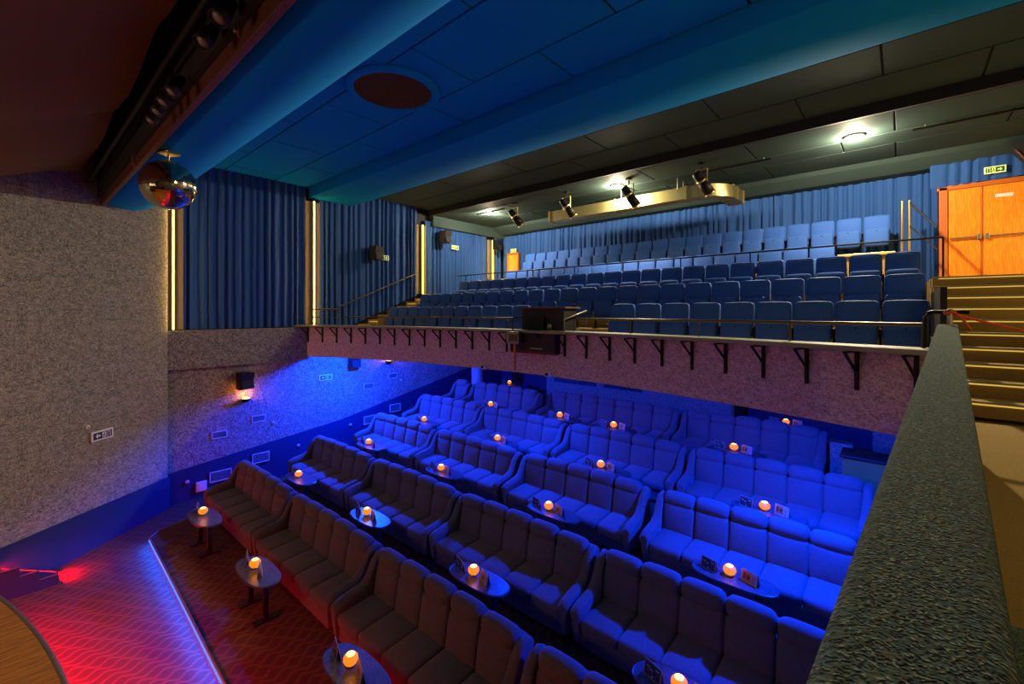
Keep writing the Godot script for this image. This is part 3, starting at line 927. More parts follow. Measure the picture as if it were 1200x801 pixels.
		put(lathe_mesh([Vector2(0.0, 0.024), Vector2(0.014, 0.024), Vector2(0.012, 0.034), Vector2(0.0, 0.036)], 12), "knob", M.grille, sw, Vector3.ZERO, Vector3(PI / 2, 0, 0))
	speaker(P(-12.8, 3.96, -1.73), left + 0.25, "black wall speaker over the amber lamp on the grey wall", 0.95)
	speaker(P(-12.8, 7.04, -1.47), left, "black wall speaker under the end of the balcony", 0.9)
	speaker(P(-12.8, 7.74, 1.89), left + 0.2, "black wall speaker on the curtain above the narrow stair", 1.0)
	speaker(P(-12.8, 10.58, 2.77), left + 0.2, "black wall speaker high on the curtain of the upper balcony", 1.0)
	speaker(P(-12.72, 13.3, 2.78), left + 0.2, "black wall speaker at the top of the corner light strip", 0.9)
	# amber wall lamps
	for q in [[4.08, -2.23, "under the speaker on the grey wall", 0.5], [8.31, -1.61, "on the blue lit wall below the balcony edge", 0.5]]:
		var o := thing("wall_lamp", P(-12.78, q[0], q[1]), "small glowing amber wall lamp %s" % q[2], "wall lamp", "", left)
		put(chamfer(Vector3(0.12, 0.05, 0.10), 0.008), "bracket", M.iron, o, Vector3(0, -0.06, 0.05))
		put(lathe_mesh([Vector2(0.02, -0.05), Vector2(0.10, -0.02), Vector2(0.115, 0.03), Vector2(0.105, 0.03), Vector2(0.09, -0.01), Vector2(0.02, -0.035)], 20), "bowl", M.iron, o, Vector3(0, 0, 0.12))
		put(lathe_mesh([Vector2(0.0, 0.0), Vector2(0.085, 0.0), Vector2(0.09, 0.035), Vector2(0.06, 0.055), Vector2(0.0, 0.06)], 20), "lamp_bulb", M.glow_flame, o, Vector3(0, 0, 0.12))
		omni(o, Vector3(0, 0.09, 0.13), Color(1.0, 0.55, 0.14), 0.35, 0.05)

# ------------------------------------------------------------------ sofas, tables, lamps and cards of the stalls
const PITCH := 0.53
const SK := 0.943   # size of the stalls furniture against its drawing
const ROW_D := [3.395, 5.225, 7.07, 8.58, 10.22]
const ROW_F := [-4.29, -4.17, -3.92, -3.575, -3.24]

func arm_mesh(sx: float) -> ArrayMesh:
	# wing and rolled arm in one sweep from the top of the back down to the scroll at the front
	var path := [[-0.24, 0.97, 0.055], [-0.16, 1.02, 0.06], [-0.06, 1.0, 0.065], [0.02, 0.92, 0.065], [0.08, 0.80, 0.068], [0.14, 0.70, 0.074], [0.22, 0.645, 0.082], [0.34, 0.62, 0.088], [0.48, 0.60, 0.088], [0.57, 0.575, 0.088], [0.62, 0.55, 0.084], [0.645, 0.52, 0.062]]
	var rings := []
	for q in path:
		var ring := []
		var r: float = q[2]
		var top: float = q[1]
		for k in 9:
			var a := PI * k / 8.0
			ring.append(Vector3(-cos(a) * r + sx * 0.012, top - r + sin(a) * r, q[0]))
		ring.append(Vector3(r * 0.78 + sx * 0.01, top - r * 1.9, q[0]))
		ring.append(Vector3(r * 0.62, 0.12, q[0] - (0.03 if q[0] > 0.5 else 0.0)))
		ring.append(Vector3(-r * 0.62, 0.12, q[0] - (0.03 if q[0] > 0.5 else 0.0)))
		ring.append(Vector3(-r * 0.78 + sx * 0.01, top - r * 1.9, q[0]))
		rings.append(ring)
	var s := Shape.new()
	s.loft(rings, true, 0)
	return s.mesh()

var cushion_mesh: ArrayMesh
var back_mesh: ArrayMesh
var head_mesh: ArrayMesh
var arm_l: ArrayMesh
var arm_r: ArrayMesh

func make_sofa(n: int) -> Node3D:
	var o := Node3D.new()
	var w := n * PITCH
	put(chamfer(Vector3(w + 0.02, 0.24, 0.78), 0.02), "base", M.velour, o, Vector3(0, 0.17, 0.19))
	put(chamfer(Vector3(w + 0.06, 0.9, 0.09), 0.02), "back_board", M.velour, o, Vector3(0, 0.52, -0.215))
	for i in n:
		var x := (i - (n - 1) * 0.5) * PITCH
		var crown := 0.035 * cos(PI * (i - (n - 1) * 0.5) / n)
		put(cushion_mesh, "seat_cushion", M.velour, o, Vector3(x, 0.37, 0.29), Vector3(0.06, 0, 0))
		put(back_mesh, "back_cushion", M.velour, o, Vector3(x, 0.65, -0.045), Vector3(-0.17, 0, 0))
		put(head_mesh, "headrest", M.velour, o, Vector3(x, 0.945 + crown, -0.105), Vector3(-0.10, 0, 0))
	put(arm_l, "arm", M.velour, o, Vector3(-w / 2 - 0.045, 0, 0))
	put(arm_r, "arm", M.velour, o, Vector3(w / 2 + 0.045, 0, 0))
	for q in [[-1, 0.5], [1, 0.5], [-1, -0.15], [1, -0.15]]:
		put(chamfer(Vector3(0.06, 0.07, 0.06), 0.005), "foot", M.black, o, Vector3(q[0] * (w / 2 - 0.06), 0.035, q[1]))
	return o

func oval(l: float, w: float, n := 28, e := 2.6) -> Array:
	var a := []
	for i in n:
		var t := TAU * i / n
		a.append(Vector2(signf(cos(t)) * pow(absf(cos(t)), 2.0 / e) * l / 2, signf(sin(t)) * pow(absf(sin(t)), 2.0 / e) * w / 2))
	return a

func make_table() -> Node3D:
	var o := Node3D.new()
	var s := Shape.new()
	var rings := []
	for q in [[0.0, 0.96], [0.006, 1.0], [0.03, 1.0], [0.036, 0.97]]:
		var r := []
		for p in oval(1.08, 0.46): r.append(Vector3(p.x * q[1], 0.585 + q[0], p.y * q[1]))
		rings.append(r)
	s.loft(rings, true, -1)
	put(s.mesh(), "table_top", M.marble, o)
	for x in [-0.30, 0.30]:
		var leg := put(chamfer(Vector3(0.07, 0.57, 0.07), 0.006), "leg", M.black, o, Vector3(x, 0.30, 0))
		put(chamfer(Vector3(0.14, 0.025, 0.34), 0.006), "foot_plate", M.black, leg, Vector3(0, -0.285, 0))
	return o

func make_lamp() -> Node3D:
	var o := Node3D.new()
	put(lathe_mesh([Vector2(0.0, 0.0), Vector2(0.045, 0.0), Vector2(0.05, 0.012), Vector2(0.03, 0.018)], 20), "foot", M.brass, o)
	put(lathe_mesh([Vector2(0.03, 0.014), Vector2(0.062, 0.03), Vector2(0.078, 0.06), Vector2(0.074, 0.092), Vector2(0.052, 0.118), Vector2(0.034, 0.122)], 24), "lamp_globe", M.glow_amber, o)
	put(lathe_mesh([Vector2(0.0, 0.119), Vector2(0.044, 0.120), Vector2(0.034, 0.128), Vector2(0.0, 0.132)], 20), "lamp_flame", M.glow_flame, o)
	omni(o, Vector3(0, 0.17, 0), Color(1.0, 0.55, 0.16), 0.03, 0.04)
	return o

func card_image(kind: int) -> ImageTexture:
	var im := Image.create(88, 60, true, Image.FORMAT_RGB8)
	var paper := Color(0.62, 0.60, 0.58)
	im.fill(paper)
	if kind == 0:
		im.fill_rect(Rect2i(3, 3, 82, 54), Color(0.16, 0.15, 0.17))
		for i in 9: im.fill_rect(Rect2i(8 + (i * 23) % 64, 8 + (i * 17) % 40, 8 + (i * 7) % 12, 5), Color(0.75, 0.70, 0.62) if i % 2 else Color(0.42, 0.26, 0.18))
	else:
		im.fill_rect(Rect2i(4, 4, 50, 52), Color(0.66, 0.42, 0.24))
		im.fill_rect(Rect2i(10, 14, 14, 30), Color(0.35, 0.14, 0.10))
		im.fill_rect(Rect2i(30, 20, 16, 22), Color(0.24, 0.16, 0.14))
		for i in 6: im.fill_rect(Rect2i(58, 10 + i * 8, 10 + (i * 13) % 16, 3), Color(0.2, 0.18, 0.2))
	return tex(im)

func make_card(t: Texture2D) -> Node3D:
	var o := Node3D.new()
	for q in [-1, 1]:
		var leaf := put(chamfer(Vector3(0.21, 0.145, 0.004), 0.001), "leaf", M.grille, o, Vector3(0, 0.071, q * 0.016), Vector3(-q * 0.2, 0, 0))
		put(flat_print(0.206, 0.141, t), "print", null, leaf, Vector3(0, 0, q * 0.0028), Vector3(0, 0 if q > 0 else PI, 0))
	return o

func build_sofas() -> void:
	cushion_mesh = soft_box(Vector3(PITCH - 0.008, 0.17, 0.66), 0.055, 0.022)
	back_mesh = soft_box(Vector3(PITCH - 0.008, 0.48, 0.17), 0.055, 0.028)
	head_mesh = soft_box(Vector3(PITCH - 0.008, 0.225, 0.20), 0.085, 0.02)
	arm_l = arm_mesh(-1.0)
	arm_r = arm_mesh(1.0)
	var rows := ["front row", "second row", "third row", "fourth row", "back row"]
	var cols := ["next to the side wall", "second from the side wall", "third from the side wall", "fourth from the side wall"]
	var xs := [[-9.817, -7.025, -4.225, -1.433], [-10.1, -7.308, -4.517, -1.726], [-10.232, -7.431, -4.583, -1.679], [-10.1, -7.308, -4.498, -1.688], [-10.373, -9.053, -5.752, -2.433]]
	var five := make_sofa(5)
	five.set_meta("base", "sofa"); five.set_meta("category", "sofa")
	var seven := make_sofa(7)
	seven.set_meta("base", "sofa"); seven.set_meta("category", "sofa")
	var one := make_sofa(1)
	one.set_meta("base", "armchair"); one.set_meta("category", "armchair")
	for q in [five, seven, one]: q.scale = Vector3.ONE * SK
	for r in 5:
		for c in 4:
			var at := P(xs[r][c], ROW_D[r], ROW_F[r])
			if r == 4 and c == 0:
				copy_of(one, P(-10.84, 9.8, ROW_F[r]), "single velour armchair at the back of the stalls before the column", "")
			elif r == 4 and c == 2:
				copy_of(seven, at, "long seven-seat velour sofa under the small windows of the stalls", "velour sofas of the stalls")
			else:
				if r == 4 and c == 1: at = P(xs[r][c], 9.9, ROW_F[r])
				var cname: String = cols[c] if r < 4 else ["", "beside the column", "", "before the dark recess"][c]
				copy_of(five, at, "five-seat velour sofa in the %s, %s" % [rows[r], cname], "velour sofas of the stalls")
	five.free(); seven.free(); one.free()
	# tables in front of the sofas, each with a glowing lamp and printed cards
	var tab := make_table()
	tab.set_meta("base", "side_table"); tab.set_meta("category", "table")
	var lam := make_lamp()
	lam.set_meta("base", "table_lamp"); lam.set_meta("category", "lamp")
	tab.scale = Vector3.ONE * SK
	var cards := [make_card(card_image(0)), make_card(card_image(1))]
	for c in cards: c.set_meta("base", "menu_card"); c.set_meta("category", "menu card")
	var spots := [[238, 598, 0, 0], [299, 665, 0, 1], [411, 783, 0, 2], [350, 553, 1, 0], [430, 598, 1, 1], [555, 670, 1, 2], [796, 806, 1, 3], [432, 519, 2, 0], [517, 551, 2, 1], [643, 599, 2, 2], [855, 678, 2, 3], [497, 492, 3, 0], [583, 514, 3, 1], [704, 547, 3, 2], [896, 597, 3, 3], [575, 473, 4, 1], [656, 490, 4, 2], [719, 502, 4, 4], [860, 529, 4, 3], [597, 448, 5, 0], [921, 494, 5, 3]]
	for q in spots:
		var fl: float = ROW_F[mini(q[2], 4)]
		var p := on_h(q[0], q[1], fl + 0.69 * SK)
		if q[2] < 5: p.y = ROW_D[q[2]] - 1.0 if q[2] < 4 else (9.07 if q[3] == 1 else ROW_D[4] - 0.96)
		# keep the lamp on its ray across the hall
		var rr := ray(q[0], q[1])
		p.x = rr.x / rr.z * p.y
		var words: String
		if q[2] == 5: words = "in the recess beside the %s" % ("column" if q[3] == 0 else "gangway")
		elif q[2] == 4: words = "in the back row %s" % ["", "beside the column", "at the column end of the long sofa", "by the dark recess", "midway along the long sofa"][q[3]]
		else: words = "in the %s, %s" % [rows[q[2]], cols[q[3]]]
		var side := 0.10 if q[3] < 3 else 0.05
		copy_of(tab, P(p.x + side, p.y, fl), "dark marble side table %s" % words, "side tables of the stalls")
		copy_of(lam, P(p.x, p.y, fl + 0.5865), "glowing amber table lamp %s" % words, "table lamps of the stalls")
		copy_of(cards[0], P(p.x - 0.24, p.y - 0.03, fl + 0.5865), "dark menu card %s" % words, "menu cards of the stalls", -0.33)
		if not (q[2] == 0 and q[3] == 0 or q[2] == 3 and q[3] == 0 or q[2] == 5 and q[3] == 0 or q[2] == 1 and q[3] == 0):
			copy_of(cards[1], P(p.x + 0.24, p.y - 0.02, fl + 0.5865), "orange menu card %s" % words, "menu cards of the stalls", -0.36)
	tab.free(); lam.free()
	for c in cards: c.free()
	# carpeted low wall and board beside the back sofa
	var low := thing("low_wall", P(-0.40, 9.76, -3.24), "low carpet covered wall with a dark cap beside the gangway wall", "low wall")
	put(chamfer(Vector3(0.75, 0.75, 0.5), 0.02), "body", M.ramp, low, Vector3(0, 0.375, 0))
	put(chamfer(Vector3(0.82, 0.05, 0.6), 0.01), "cap", M.black, low, Vector3(0, 0.775, 0))
	var bd := thing("side_board", P(-0.84, 10.14, -3.24), "plain board leaning at the end of the back sofa, beside the low wall", "board")
	put(chamfer(Vector3(0.34, 0.85, 0.06), 0.01), "panel", M.stall_wall, bd, Vector3(0, 0.43, 0))
	put(chamfer(Vector3(0.36, 0.04, 0.08), 0.008), "top_edge", M.black, bd, Vector3(0, 0.86, 0))
	# two cool tube lamps in the far recess
	for q in [-1.75, -1.15]:
		var o := thing("tube_lamp", P(q, 13.46, -1.62), "short cool tube lamp high in the dark recess %s" % ("nearer the low wall" if q > -1.5 else "nearer the small windows"), "lamp")
		put(chamfer(Vector3(0.34, 0.06, 0.05), 0.006), "housing", M.white, o)
		put(tube_mesh([Vector3(-0.15, -0.035, 0.02), Vector3(0.15, -0.035, 0.02)], 0.014), "light_tube", M.glow_ice, o)
		omni(o, Vector3(0, -0.09, 0.06), Color(0.35, 0.42, 1.0), 0.12, 0.05)
	# blue floods under the balcony, just behind its front
	for q in [[-11.1, "beside the side wall"], [-6.2, "in the middle"], [-0.85, "beside the gangway"]]:
		var o := thing("flood_light", P(q[0], arc(q[0]) + 0.48, -0.98), "blue flood light fixed under the balcony floor %s" % q[1], "flood light")
		put(chamfer(Vector3(0.28, 0.06, 0.2), 0.01), "housing", M.black, o, Vector3(0, -0.03, 0))
		put(chamfer(Vector3(0.24, 0.012, 0.16), 0.004), "lamp_glass", M.glow_flood, o, Vector3(0, -0.064, 0))
		spot(o, Vector3(0, -0.12, 0), Vector3(0, -1.0, 0.45), 80.0, Color(0.0, 0.21, 1.0), 21.0, 0.06)
		omni(o, Vector3(0, -0.12, 0), Color(0.0, 0.21, 1.0), 52.0 if q[0] < -9.0 else (30.0 if q[0] > -2.0 else 3.0), 0.06)

# ------------------------------------------------------------------ balcony seats
func make_seat(m: Material, spread: float) -> Node3D:
	var o := Node3D.new()
	var back := put(soft_box(Vector3(spread - 0.04, 0.56, 0.11), 0.045, 0.016), "backrest", m, o, Vector3(0.016, 0.68, -0.02), Vector3(-0.13, 0, 0))
	var loop := []
	for k in 4:
		var cx: float = (spread * 0.5 - 0.075) * [1, -1, -1, 1][k]
		var cy: float = 0.225 * [1, 1, -1, -1][k]
		for i in 5:
			var w := PI * 0.5 * (k + i / 4.0)
			loop.append(Vector3(cx + cos(w) * 0.045, cy + sin(w) * 0.045, 0.044))
	loop.append(loop[0])
	put(tube_mesh(loop, 0.007, 6), "piping", m, back)
	var pan := put(soft_box(Vector3(spread - 0.07, 0.40, 0.12), 0.045, 0.012), "seat_pan", m, o, Vector3(0.016, 0.45, 0.13), Vector3(-0.10, 0, 0))
	put(lathe_mesh([Vector2(0.0, 0.0), Vector2(0.014, 0.0), Vector2(0.010, 0.006), Vector2(0.0, 0.008)], 10), "button", M.black, pan, Vector3(0, 0.13, 0.068), Vector3(PI / 2, 0, 0))
	var post := put(chamfer(Vector3(0.03, 0.56, 0.07), 0.006), "side_post", M.iron, o, Vector3(-spread / 2 + 0.015, 0.28, 0.02))
	put(chamfer(Vector3(0.03, 0.025, 0.22), 0.008), "arm_pad", M.timber, post, Vector3(0, 0.285, 0.04))
	put(chamfer(Vector3(0.03, 0.02, 0.24), 0.006), "foot", M.iron, o, Vector3(-spread / 2 + 0.015, 0.011, 0.02))
	return o

const ORD := ["", "first", "second", "third", "fourth", "fifth", "sixth", "seventh", "eighth", "ninth", "tenth", "eleventh", "twelfth", "thirteenth", "fourteenth", "fifteenth", "sixteenth", "seventeenth", "eighteenth", "nineteenth", "twentieth", "twenty-first", "twenty-second", "twenty-third", "twenty-fourth", "twenty-fifth"]

func build_seats() -> void:
	var sp := 0.515
	var blue := make_seat(M.seat_blue, sp)
	blue.set_meta("base", "cinema_seat"); blue.set_meta("category", "cinema seat")
	var rows := [[7.9, -0.80, 0.28, -12.12, "blue cinema seat in the front balcony row", "seats of the front balcony row"],
		[9.12, -0.37, 0.27, -12.12, "blue cinema seat in the second balcony row", "seats of the second balcony row"],
		[10.4, 0.10, 0.25, -12.1, "blue cinema seat in the third balcony row", "seats of the third balcony row"],
		[12.05, 0.54, -1.1, -11.2, "blue cinema seat just behind the cross rail", "seats behind the cross rail"],
		[13.3, 1.28, -0.2, -11.4, "blue cinema seat before the back curtain", "seats of the last balcony row"]]
	for i in rows.size():
		var r = rows[i]
		var x: float = r[2] - sp / 2
		var k := 0
		while x - sp / 2 > r[3] - 0.01:
			k += 1
			if not (i == 0 and x > -6.3 and x < -4.6):
				copy_of(blue, P(x, r[0], r[1]), "%s, %s from the gangway" % [r[4], ORD[k]], r[5])
			x -= sp
	blue.free()

# ------------------------------------------------------------------ things under the ceiling
func build_ceiling_things() -> void:
	# downlights over the balcony
	for q in [[-10.9, 11.2, "near the curtained side wall"], [-5.9, 11.1, "beside the metal duct"], [-0.71, 11.1, "over the head of the gangway stair"]]:
		var o := thing("ceiling_lamp", P(q[0], q[1], 3.5), "round glowing ceiling lamp over the balcony %s" % q[2], "ceiling lamp")
		put(lathe_mesh([Vector2(0.10, 0.0), Vector2(0.17, 0.0), Vector2(0.165, -0.03), Vector2(0.12, -0.035), Vector2(0.10, -0.01)], 28), "ring", M.white, o)
		put(lathe_mesh([Vector2(0.0, -0.06), Vector2(0.07, -0.055), Vector2(0.115, -0.03), Vector2(0.12, -0.01), Vector2(0.0, -0.005)], 28), "lamp_dome", M.glow_warm, o)
		omni(o, Vector3(0, -0.10, 0), Color(1.0, 0.92, 0.78), 11.0, 0.08)
		spot(o, Vector3(0, -0.10, -0.02), Vector3(0, -0.62, -1.0), 62.0, Color(1.0, 0.92, 0.78), 13.0, 0.08)
		if q[0] > -8.0: spot(o, Vector3(0, -0.10, 0.02), Vector3(-0.22 if q[0] > -2.0 else -0.12, -0.60, 1.0), 40.0, Color(1.0, 0.92, 0.74), 34.0 if q[0] > -2.0 else 14.0, 0.07)
	# round ventilation grille
	var v := thing("round_vent", P(-6.17, 4.13, 3.6), "large round dark ventilation grille in the blue ceiling", "vent")
	put(lathe_mesh([Vector2(0.60, 0.0), Vector2(0.74, 0.0), Vector2(0.735, -0.05), Vector2(0.68, -0.075), Vector2(0.61, -0.06), Vector2(0.60, -0.02)], 56), "ring", M.ceil_blue, v)
	put(lathe_mesh([Vector2(0.0, -0.005), Vector2(0.61, -0.005), Vector2(0.61, -0.001), Vector2(0.0, -0.001)], 48), "backing", M.black, v)
	for k in 21:
		var z := lerpf(-0.56, 0.56, k / 20.0)
		var l := 2.0 * sqrt(maxf(0.36 - z * z, 0.0))
		put(box_mesh(Vector3(l, 0.035, 0.012)), "slat", M.timber, v, Vector3(0, -0.035, z), Vector3(0.5, 0, 0))
	# metal duct with a bend at its end
	var du := thing("air_duct", Vector3.ZERO, "shiny rectangular metal air duct bending back under the balcony ceiling", "duct")
	var path := []
	var xa := -8.55
	var da := 11.75
	path = [Vector2(xa, da), Vector2(-7.4, da), Vector2(-6.2, da), Vector2(-5.0, da), Vector2(-4.2, da), Vector2(-3.9, da + 0.03), Vector2(-3.66, da + 0.13), Vector2(-3.48, da + 0.3), Vector2(-3.40, da + 0.5), Vector2(-3.38, da + 0.75), Vector2(-3.38, da + 1.3)]
	var rings := []
	for i in path.size():
		var t: Vector2 = (path[mini(i + 1, path.size() - 1)] - path[maxi(i - 1, 0)]).normalized()
		var nn := Vector2(-t.y, t.x) * 0.19
		var q0: Vector2 = path[i] - nn
		var q1: Vector2 = path[i] + nn
		rings.append([P(q0.x, q0.y, 2.93), P(q1.x, q1.y, 2.93), P(q1.x, q1.y, 3.24), P(q0.x, q0.y, 3.24)])
	var ds := Shape.new()
	for k in 4:
		var l := []
		for r in rings: l.append([r[k], r[(k + 1) % 4]])
		ds.loft(l, false, k, false)
	ds.quad(rings[0][0], rings[0][1], rings[0][2], rings[0][3], -1)
	ds.quad(rings[-1][3], rings[-1][2], rings[-1][1], rings[-1][0], -1)
	put(ds.mesh(), "trunk", M.duct, du)
	for i in [0, 2, 4, 8, 9, 10]:
		var r: Array = rings[i]
		var c: Vector3 = (r[0] + r[2]) / 2
		var fl := Shape.new()
		var e: Vector3 = (r[1] - r[0]).normalized()
		var nrm: Vector3 = e.cross(Vector3.UP)
		fl.box(c, Vector3(0.42, 0.35, 0.04), Basis(e, Vector3.UP, nrm))
		put(fl.mesh(), "flange", M.duct, du)
	for x in [-8.0, -6.0, -4.4]:
		for s in [-0.2, 0.2]: put(tube_mesh([P(x, da + s, 3.2), P(x, da + s, 3.5)], 0.008, 6), "hanger", M.steel, du)
	# spot lights hung from the step of the ceiling
	for q in [[603, 250, "nearest the side wall"], [664, 237, "before the end of the duct"], [737, 221, "beside the middle ceiling lamp"], [822, 205, "before the bend of the duct"]]:
		var rr := ray(q[0], q[1])
		var k := 10.75 / rr.z
		var o := thing("spot_lamp", P(rr.x * k, 10.75, 3.5), "black and brass stage spot light hung over the balcony %s" % q[2], "spot light")
		o.scale = Vector3.ONE * 1.25
		put(chamfer(Vector3(0.10, 0.03, 0.10), 0.005), "clamp", M.iron, o, Vector3(0, -0.015, 0))
		put(tube_mesh([Vector3(0, -0.03, 0), Vector3(0, -0.12, 0)], 0.014), "stem", M.iron, o)
		for s in [-1, 1]: put(chamfer(Vector3(0.012, 0.26, 0.03), 0.003), "yoke", M.brass, o, Vector3(s * 0.105, -0.24, 0))
		put(chamfer(Vector3(0.22, 0.012, 0.03), 0.003), "yoke", M.brass, o, Vector3(0, -0.12, 0))
		var can := put(lathe_mesh([Vector2(0.0, -0.20), Vector2(0.07, -0.19), Vector2(0.085, -0.12), Vector2(0.085, 0.05), Vector2(0.095, 0.06), Vector2(0.095, 0.28), Vector2(0.08, 0.28), Vector2(0.075, 0.10), Vector2(0.0, 0.10)], 20), "can", M.iron, o, Vector3(0, -0.34, 0))
		var aim := Vector3(0.42, -0.80, -0.43).normalized()
		var ex := aim.cross(Vector3.BACK).normalized()
		can.basis = Basis(ex, aim, ex.cross(aim))
		put(lathe_mesh([Vector2(0.096, 0.27), Vector2(0.102, 0.275), Vector2(0.102, 0.30), Vector2(0.096, 0.30)], 20), "front_ring", M.brass, can)
		put(lathe_mesh([Vector2(0.086, -0.02), Vector2(0.09, -0.02), Vector2(0.09, 0.02), Vector2(0.086, 0.02)], 20), "collar", M.brass, can)
	# thin conduit bars under the ceiling
	for q in [[-11.2, -9.9, 10.9, "near the corner"], [-3.7, -2.2, 11.3, "over the duct bend"], [0.15, 1.9, 11.3, "over the stair head"]]:
		var o := thing("conduit_bar", P((q[0] + q[1]) / 2, q[2], 3.44), "thin dark hanging bar under the balcony ceiling %s" % q[3], "bar")
		var l: float = q[1] - q[0]
		put(tube_mesh([Vector3(-l / 2, 0, 0), Vector3(l / 2, 0, 0)], 0.022), "bar", M.iron, o)
		for s in [-0.4, 0.4]: put(tube_mesh([Vector3(l * s, 0, 0), Vector3(l * s, 0.06, 0)], 0.008, 6), "hanger", M.steel, o)
	# mirror ball with its motor
	var rb := ray(197.5, 217)
	var k2 := 1.42 / rb.z
	var ball := thing("mirror_ball", P(rb.x * k2, 1.42, rb.y * k2), "large mirror ball hanging from a motor before the blue header", "mirror ball")
	var R := 0.315
	var bs := Shape.new()
	for i in 30:
		var a0 := PI * i / 30.0
		var a1 := PI * (i + 1) / 30.0
		var n := maxi(6, int(62 * sin((a0 + a1) / 2)))
		for j in n:
			var b0 := TAU * j / n
			var b1 := TAU * (j + 0.97) / n
			var am := lerpf(a0, a1, 0.97)
			bs.quad(Vector3(sin(a0) * cos(b0), cos(a0), sin(a0) * sin(b0)) * R, Vector3(sin(a0) * cos(b1), cos(a0), sin(a0) * sin(b1)) * R, Vector3(sin(am) * cos(b1), cos(am), sin(am) * sin(b1)) * R, Vector3(sin(am) * cos(b0), cos(am), sin(am) * sin(b0)) * R, -1)
	var tiles := put(bs.mesh(), "mirror_tiles", M.mirror, ball)
	tiles.set_meta("kind", "stuff")
	put(lathe_mesh(sphere_profile(R * 0.992), 40), "core", M.black, ball)
	put(tube_mesh([Vector3(0, R - 0.01, 0), Vector3(0, R + 0.09, 0)], 0.012), "shaft", M.steel, ball)
	put(chamfer(Vector3(0.19, 0.17, 0.19), 0.02), "motor", M.brass, ball, Vector3(0, R + 0.17, 0), Vector3(0, 0.5, 0))
	put(tube_mesh([Vector3(0, R + 0.25, 0), Vector3(-0.03, R + 0.5, 0), Vector3(0, 2.35 - rb.y * k2, -0.12)], 0.014), "rod", M.iron, ball)
	# lamps behind the timber edge over the stage
	var bar := thing("lighting_bar", P(-5.0, 1.02, 2.40), "dark lighting bar behind the brown timber edge over the stage", "lighting bar")
	put(tube_mesh([Vector3(-6.2, 0, 0), Vector3(6.5, 0, 0)], 0.03), "tube", M.iron, bar)
	for x in [-5.5, -2.0, 1.5, 5.0]: put(tube_mesh([Vector3(x, 0, 0), Vector3(x, 1.52, 0)], 0.012, 6), "hanger", M.iron, bar)
	for q in [[257, 20, 0.065], [238, 48, 0.062], [201, 107, 0.058], [191, 119, 0.058], [184, 130, 0.058], [177, 141, 0.058]]:
		var rr := ray(q[0], q[1])
		var k := 1.02 / rr.z
		var o := thing("par_lamp", P(rr.x * k, 1.02, rr.y * k), "unlit stage lamp behind the timber edge, lens to the stage", "stage lamp", "unlit stage lamps on the lighting bar")
		var nth: String = {252: "", 257: "beside the brass hook", 238: "next to the smaller lamps", 201: "fourth from the mirror ball", 191: "third from the mirror ball", 184: "second from the mirror ball", 177: "nearest the mirror ball"}[q[0]]
		o.set_meta("label", "%s unlit stage lamp behind the timber edge, %s" % ["large" if q[2] > 0.06 else "small", nth])
		o.set_meta("group", "large unlit stage lamps" if q[2] > 0.06 else "unlit stage lamps on the lighting bar")
		put(lathe_mesh([Vector2(0.0, 0.22), Vector2(q[2] * 0.6, 0.20), Vector2(q[2], 0.05), Vector2(q[2], -0.03), Vector2(q[2] * 0.93, -0.03), Vector2(q[2] * 0.93, 0.0), Vector2(0.0, 0.02)], 20), "can", M.black, o, Vector3.ZERO, Vector3(-0.5, 0, 0.2))
		put(lathe_mesh([Vector2(0.0, -0.02), Vector2(q[2] * 0.9, -0.012), Vector2(q[2] * 0.9, 0.0), Vector2(0.0, 0.0)], 20), "lens", M.lens, o, Vector3.ZERO, Vector3(-0.5, 0, 0.2))
		put(tube_mesh([Vector3(0, 0.04, 0), Vector3(0, 2.36 - rr.y * k, 0)], 0.01, 6), "yoke", M.iron, o)
	for q in [[278, 28], [157, 187]]:
		var rr := ray(q[0], q[1])
		var k := 1.20 / rr.z
		var o := thing("cable_hook", P(rr.x * k, 1.20, rr.y * k), "brass rigging hook on the timber edge over the stage %s" % ("beside the large lamps" if q[0] > 200 else "beside the mirror ball"), "hook")
		put(chamfer(Vector3(0.05, 0.14, 0.05), 0.006), "plate", M.brass, o)
		put(tube_mesh([Vector3(0, -0.07, 0), Vector3(0.03, -0.11, 0), Vector3(0.05, -0.08, 0), Vector3(0.045, -0.05, 0)], 0.01, 6), "hook", M.brass, o)

func sphere_profile(r: float) -> Array:
	var a := []
	for i in 21: a.append(Vector2(sin(PI * i / 20.0) * r, cos(PI * i / 20.0) * r))
	return a

# ------------------------------------------------------------------ rails and the control booth on the balcony
func rail_line(o: Node3D, pts: Array, posts: Array, drop: float, r := 0.02, m: Material = null) -> void:
	var mm: Material = m if m else M.rail
	put(tube_mesh(pts, r), "top_rail", mm, o)
	for p in posts: put(tube_mesh([p, p - Vector3(0, drop, 0)], r * 0.85), "post", mm, o)

